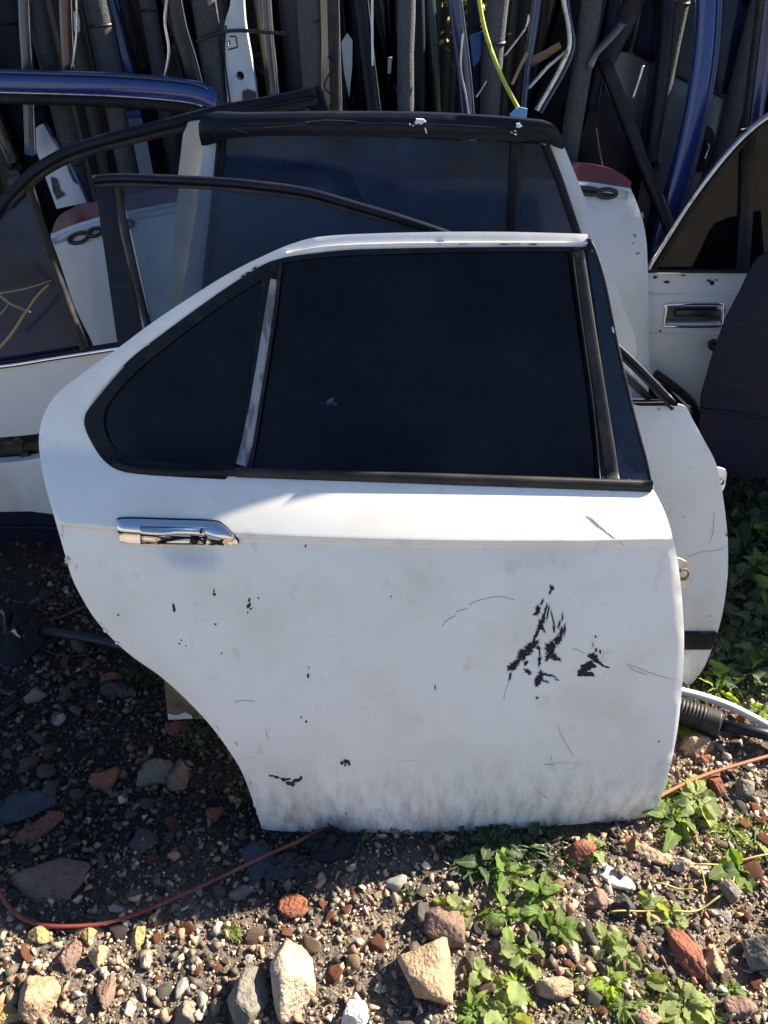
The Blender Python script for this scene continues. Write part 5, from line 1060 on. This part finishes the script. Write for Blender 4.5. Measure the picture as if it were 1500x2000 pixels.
W = [
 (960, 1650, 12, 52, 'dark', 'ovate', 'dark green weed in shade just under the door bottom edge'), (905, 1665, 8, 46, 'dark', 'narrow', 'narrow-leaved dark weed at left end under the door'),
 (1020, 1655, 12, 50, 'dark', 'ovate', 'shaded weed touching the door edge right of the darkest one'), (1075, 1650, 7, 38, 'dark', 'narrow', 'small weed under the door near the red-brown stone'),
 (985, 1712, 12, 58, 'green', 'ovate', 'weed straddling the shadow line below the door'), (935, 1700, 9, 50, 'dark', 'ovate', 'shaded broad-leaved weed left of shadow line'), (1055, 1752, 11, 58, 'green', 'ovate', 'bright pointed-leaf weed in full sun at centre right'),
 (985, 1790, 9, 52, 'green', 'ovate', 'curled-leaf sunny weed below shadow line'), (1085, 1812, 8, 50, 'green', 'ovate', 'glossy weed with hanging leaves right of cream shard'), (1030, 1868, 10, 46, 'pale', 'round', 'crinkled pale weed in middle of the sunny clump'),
 (895, 1785, 7, 40, 'pale', 'round', 'pale grey-green weed on the pinkish-brown rock'), (935, 1905, 9, 40, 'pale', 'round', 'round-leaved weed right of the long brown boulder'), (1010, 1925, 8, 44, 'lime', 'narrow', 'lime narrow-leaved weed above brown angular rock'),
 (925, 1975, 10, 46, 'green', 'ovate', 'green weed at the bottom edge, centre'), (990, 1985, 8, 60, 'pale', 'round', 'large shining leaf weed at bottom edge'),
 (1178, 1838, 7, 42, 'pale', 'round', 'rounded pale weed below the dark pitted stone, left one'), (1218, 1862, 7, 42, 'pale', 'round', 'rounded pale weed beside its twin, right one'), (1190, 1925, 10, 42, 'lime', 'ovate', 'bright lime weed near bottom, right of centre'),
 (1215, 1970, 9, 48, 'green', 'narrow', 'grassy-leaved weed below the bright lime one'), (1335, 1965, 9, 58, 'pale', 'round', 'big rounded pale weed at the bottom right'), (1385, 1985, 8, 40, 'green', 'narrow', 'thin-leaved weed at bottom right beside big pale one'),
 (1430, 1935, 8, 32, 'green', 'ovate', 'small green weed under grey-brown blocky rock'), (1275, 1770, 7, 42, 'pale', 'round', 'pale weed right of dark pitted stone by the runner stems'), (1312, 1798, 6, 36, 'pale', 'round', 'pale weed at tip of runner stem'),
 (1305, 1560, 9, 46, 'green', 'ovate', 'sunny weed against the door curved lower corner'), (1360, 1568, 11, 58, 'pale', 'round', 'lobed pale weed below the orange cable'), (1318, 1605, 9, 54, 'green', 'ovate', 'glossy green weed lowest by the door corner'),
 (1425, 1625, 10, 36, 'pale', 'narrow', 'greyish small-leaved weed at right'), (1472, 1650, 8, 34, 'pale', 'narrow', 'greyish weed at right edge'), (1440, 1702, 8, 44, 'green', 'round', 'round-leaved weed above the square grey stone'),
 (1155, 1662, 6, 36, 'pale', 'round', 'pale weed right of the red-brown stone under door corner'), (1338, 1425, 9, 24, 'lime', 'round', 'tiny bright lime weed against the door edge above rock'), (1400, 1350, 6, 46, 'lime', 'narrow', 'bright pointed weed beside white pipe'),
 (1495, 1395, 6, 34, 'lime', 'ovate', 'lime weed at right edge past the white pipe'), (800, 1745, 5, 26, 'dark', 'ovate', 'small dark weed in centre shade'), (455, 1822, 6, 24, 'green', 'ovate', 'small weed sprig in the gravel at the sun line'), (705, 1650, 7, 34, 'dark', 'narrow', 'grassy tuft beside the black cloth'),
 (20, 1690, 4, 16, 'dark', 'ovate', 'tiny weed above the flat pink slab')]
for (px, py, nl, sz, key, kd, lb) in W: weed(px, py, nl + 7, sz * .66, key, kd, lb, up=.5, spread=1.35)
# shaded patch behind the doors at right
patch = [(1440, 1010), (1475, 985), (1495, 1040), (1455, 1070), (1480, 1110), (1440, 1130), (1495, 1160), (1460, 1185), (1432, 1215), (1485, 1230), (1455, 1260), (1420, 1290), (1490, 1290), (1450, 1320), (1410, 1330), (1480, 1340), (1500, 1010), (1540, 1100), (1545, 1200)]
ptn = ['topmost', 'second from the top', 'third from top by the frame edge', 'fourth down near door', 'fifth down', 'sixth down near door edge', 'seventh down by frame edge', 'middle', 'beside the black side moulding', 'below the middle at frame edge', 'lower middle', 'near door lower curve', 'low at frame edge', 'second lowest', 'lowest near the door curve', 'lowest by frame edge', 'farthest back', 'outer right upper', 'outer right lower']
for i, (px, py) in enumerate(patch):
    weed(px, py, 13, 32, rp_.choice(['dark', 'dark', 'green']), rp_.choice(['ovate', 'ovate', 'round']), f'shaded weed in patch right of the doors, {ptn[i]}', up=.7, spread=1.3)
def grass_patch(cx, cy, rx, ry, n, hmax, m, name, label, seed):
    rs = random.Random(seed); vs = []; fs = []
    for _ in range(n):
        a, r = rs.uniform(0, 6.28), math.sqrt(rs.random()); x, y = cx + rx * r * math.cos(a), cy + ry * r * math.sin(a); h = hmax * rs.uniform(.3, 1); az = rs.uniform(0, 6.28); ln = rs.uniform(.2, 1.1) * h; w_ = .0012 + .001 * rs.random(); b = len(vs); z = gz(x, y)
        dx, dy = math.cos(az), math.sin(az)
        for t in (0, .4, .75, 1): 
            ww = w_ * (1 - t * .95); px_, py_ = x + dx * ln * t * t, y + dy * ln * t * t; vs += [(px_ - dy * ww, py_ + dx * ww, z + h * (t - .25 * t * t)), (px_ + dy * ww, py_ - dx * ww, z + h * (t - .25 * t * t))]
        fs += [[b + 2 * k, b + 2 * k + 1, b + 2 * k + 3, b + 2 * k + 2] for k in range(3)]
    return tag(mesh_obj(name, vs, fs, m), label, 'grass', kind='stuff')
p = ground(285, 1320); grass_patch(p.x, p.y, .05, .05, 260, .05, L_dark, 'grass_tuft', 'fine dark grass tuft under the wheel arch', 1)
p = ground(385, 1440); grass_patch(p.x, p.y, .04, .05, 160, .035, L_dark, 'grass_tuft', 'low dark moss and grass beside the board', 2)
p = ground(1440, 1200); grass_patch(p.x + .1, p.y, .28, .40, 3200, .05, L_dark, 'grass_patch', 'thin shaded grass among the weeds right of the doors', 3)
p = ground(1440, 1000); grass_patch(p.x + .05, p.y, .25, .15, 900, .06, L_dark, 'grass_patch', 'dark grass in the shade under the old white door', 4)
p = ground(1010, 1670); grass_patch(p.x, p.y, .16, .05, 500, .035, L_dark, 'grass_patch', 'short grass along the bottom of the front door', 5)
p = ground(1210, 1960); grass_patch(p.x, p.y, .12, .07, 300, .022, L_green, 'grass_patch', 'sunlit moss and short grass at the bottom', 6)
p = ground(1430, 1640); grass_patch(p.x, p.y, .10, .06, 500, .02, L_pale, 'grass_patch', 'greyish low moss at right', 7)
# runner stems
for pts, lb in [([(1190, 1782), (1260, 1778), (1350, 1780), (1400, 1755), (1428, 1728), (1435, 1705)], 'yellowish runner stem lying in an arc right of the dark pitted stone'), ([(1355, 1690), (1420, 1686), (1500, 1668), (1540, 1650)], 'yellow runner stem reaching to the right edge'),
        ([(1280, 1725), (1330, 1735), (1362, 1740)], 'short straight runner stem below cream stone'), ([(1365, 1690), (1378, 1730), (1372, 1745)], 'small curled runner stem')]:
    tag(tube('runner_stem', [q + Vector((0, 0, .004 * math.sin(i * .8))) for i, q in enumerate(onground(pts, .014, 6))], .0018, mat('yellow_runner', (.38, .28, .07), .6), None, 6), lb, 'stem', 'runner stems of the weeds')
# fallen dead leaves
dead = mat('dead_leaf', (.26, .12, .04), .8, var=[(40, (.12, .06, .03), .45, .65, .7)])
dm = leaf_mesh('ovate', dead, 4)
for px, py, lb in [(1405, 1420, 'curled brown dead leaf beside the black strut rod'), (1385, 1440, 'brown dead leaf below the rod, left one'), (1230, 1640, 'pale dead leaf under the door corner'), (1060, 1880, 'brown dead leaf by the angular rock'), (1440, 1400, 'dead leaf on gravel between pipe and rod')]:
    p = ground(px, py); o = bpy.data.objects.new('dead_leaf', dm); COL.objects.link(o); o.location = (p.x, p.y, gz(p.x, p.y) + .02); o.scale = (.03, .03, .03); o.rotation_euler = (rs.uniform(-.5, .5), rs.uniform(-.5, .5), rs.uniform(0, 6)); tag(o, lb, 'leaf')
print('OBJECTS', len(S.objects), 'TRIS', sum(len(o.data.polygons) for o in S.objects if o.type == 'MESH'))
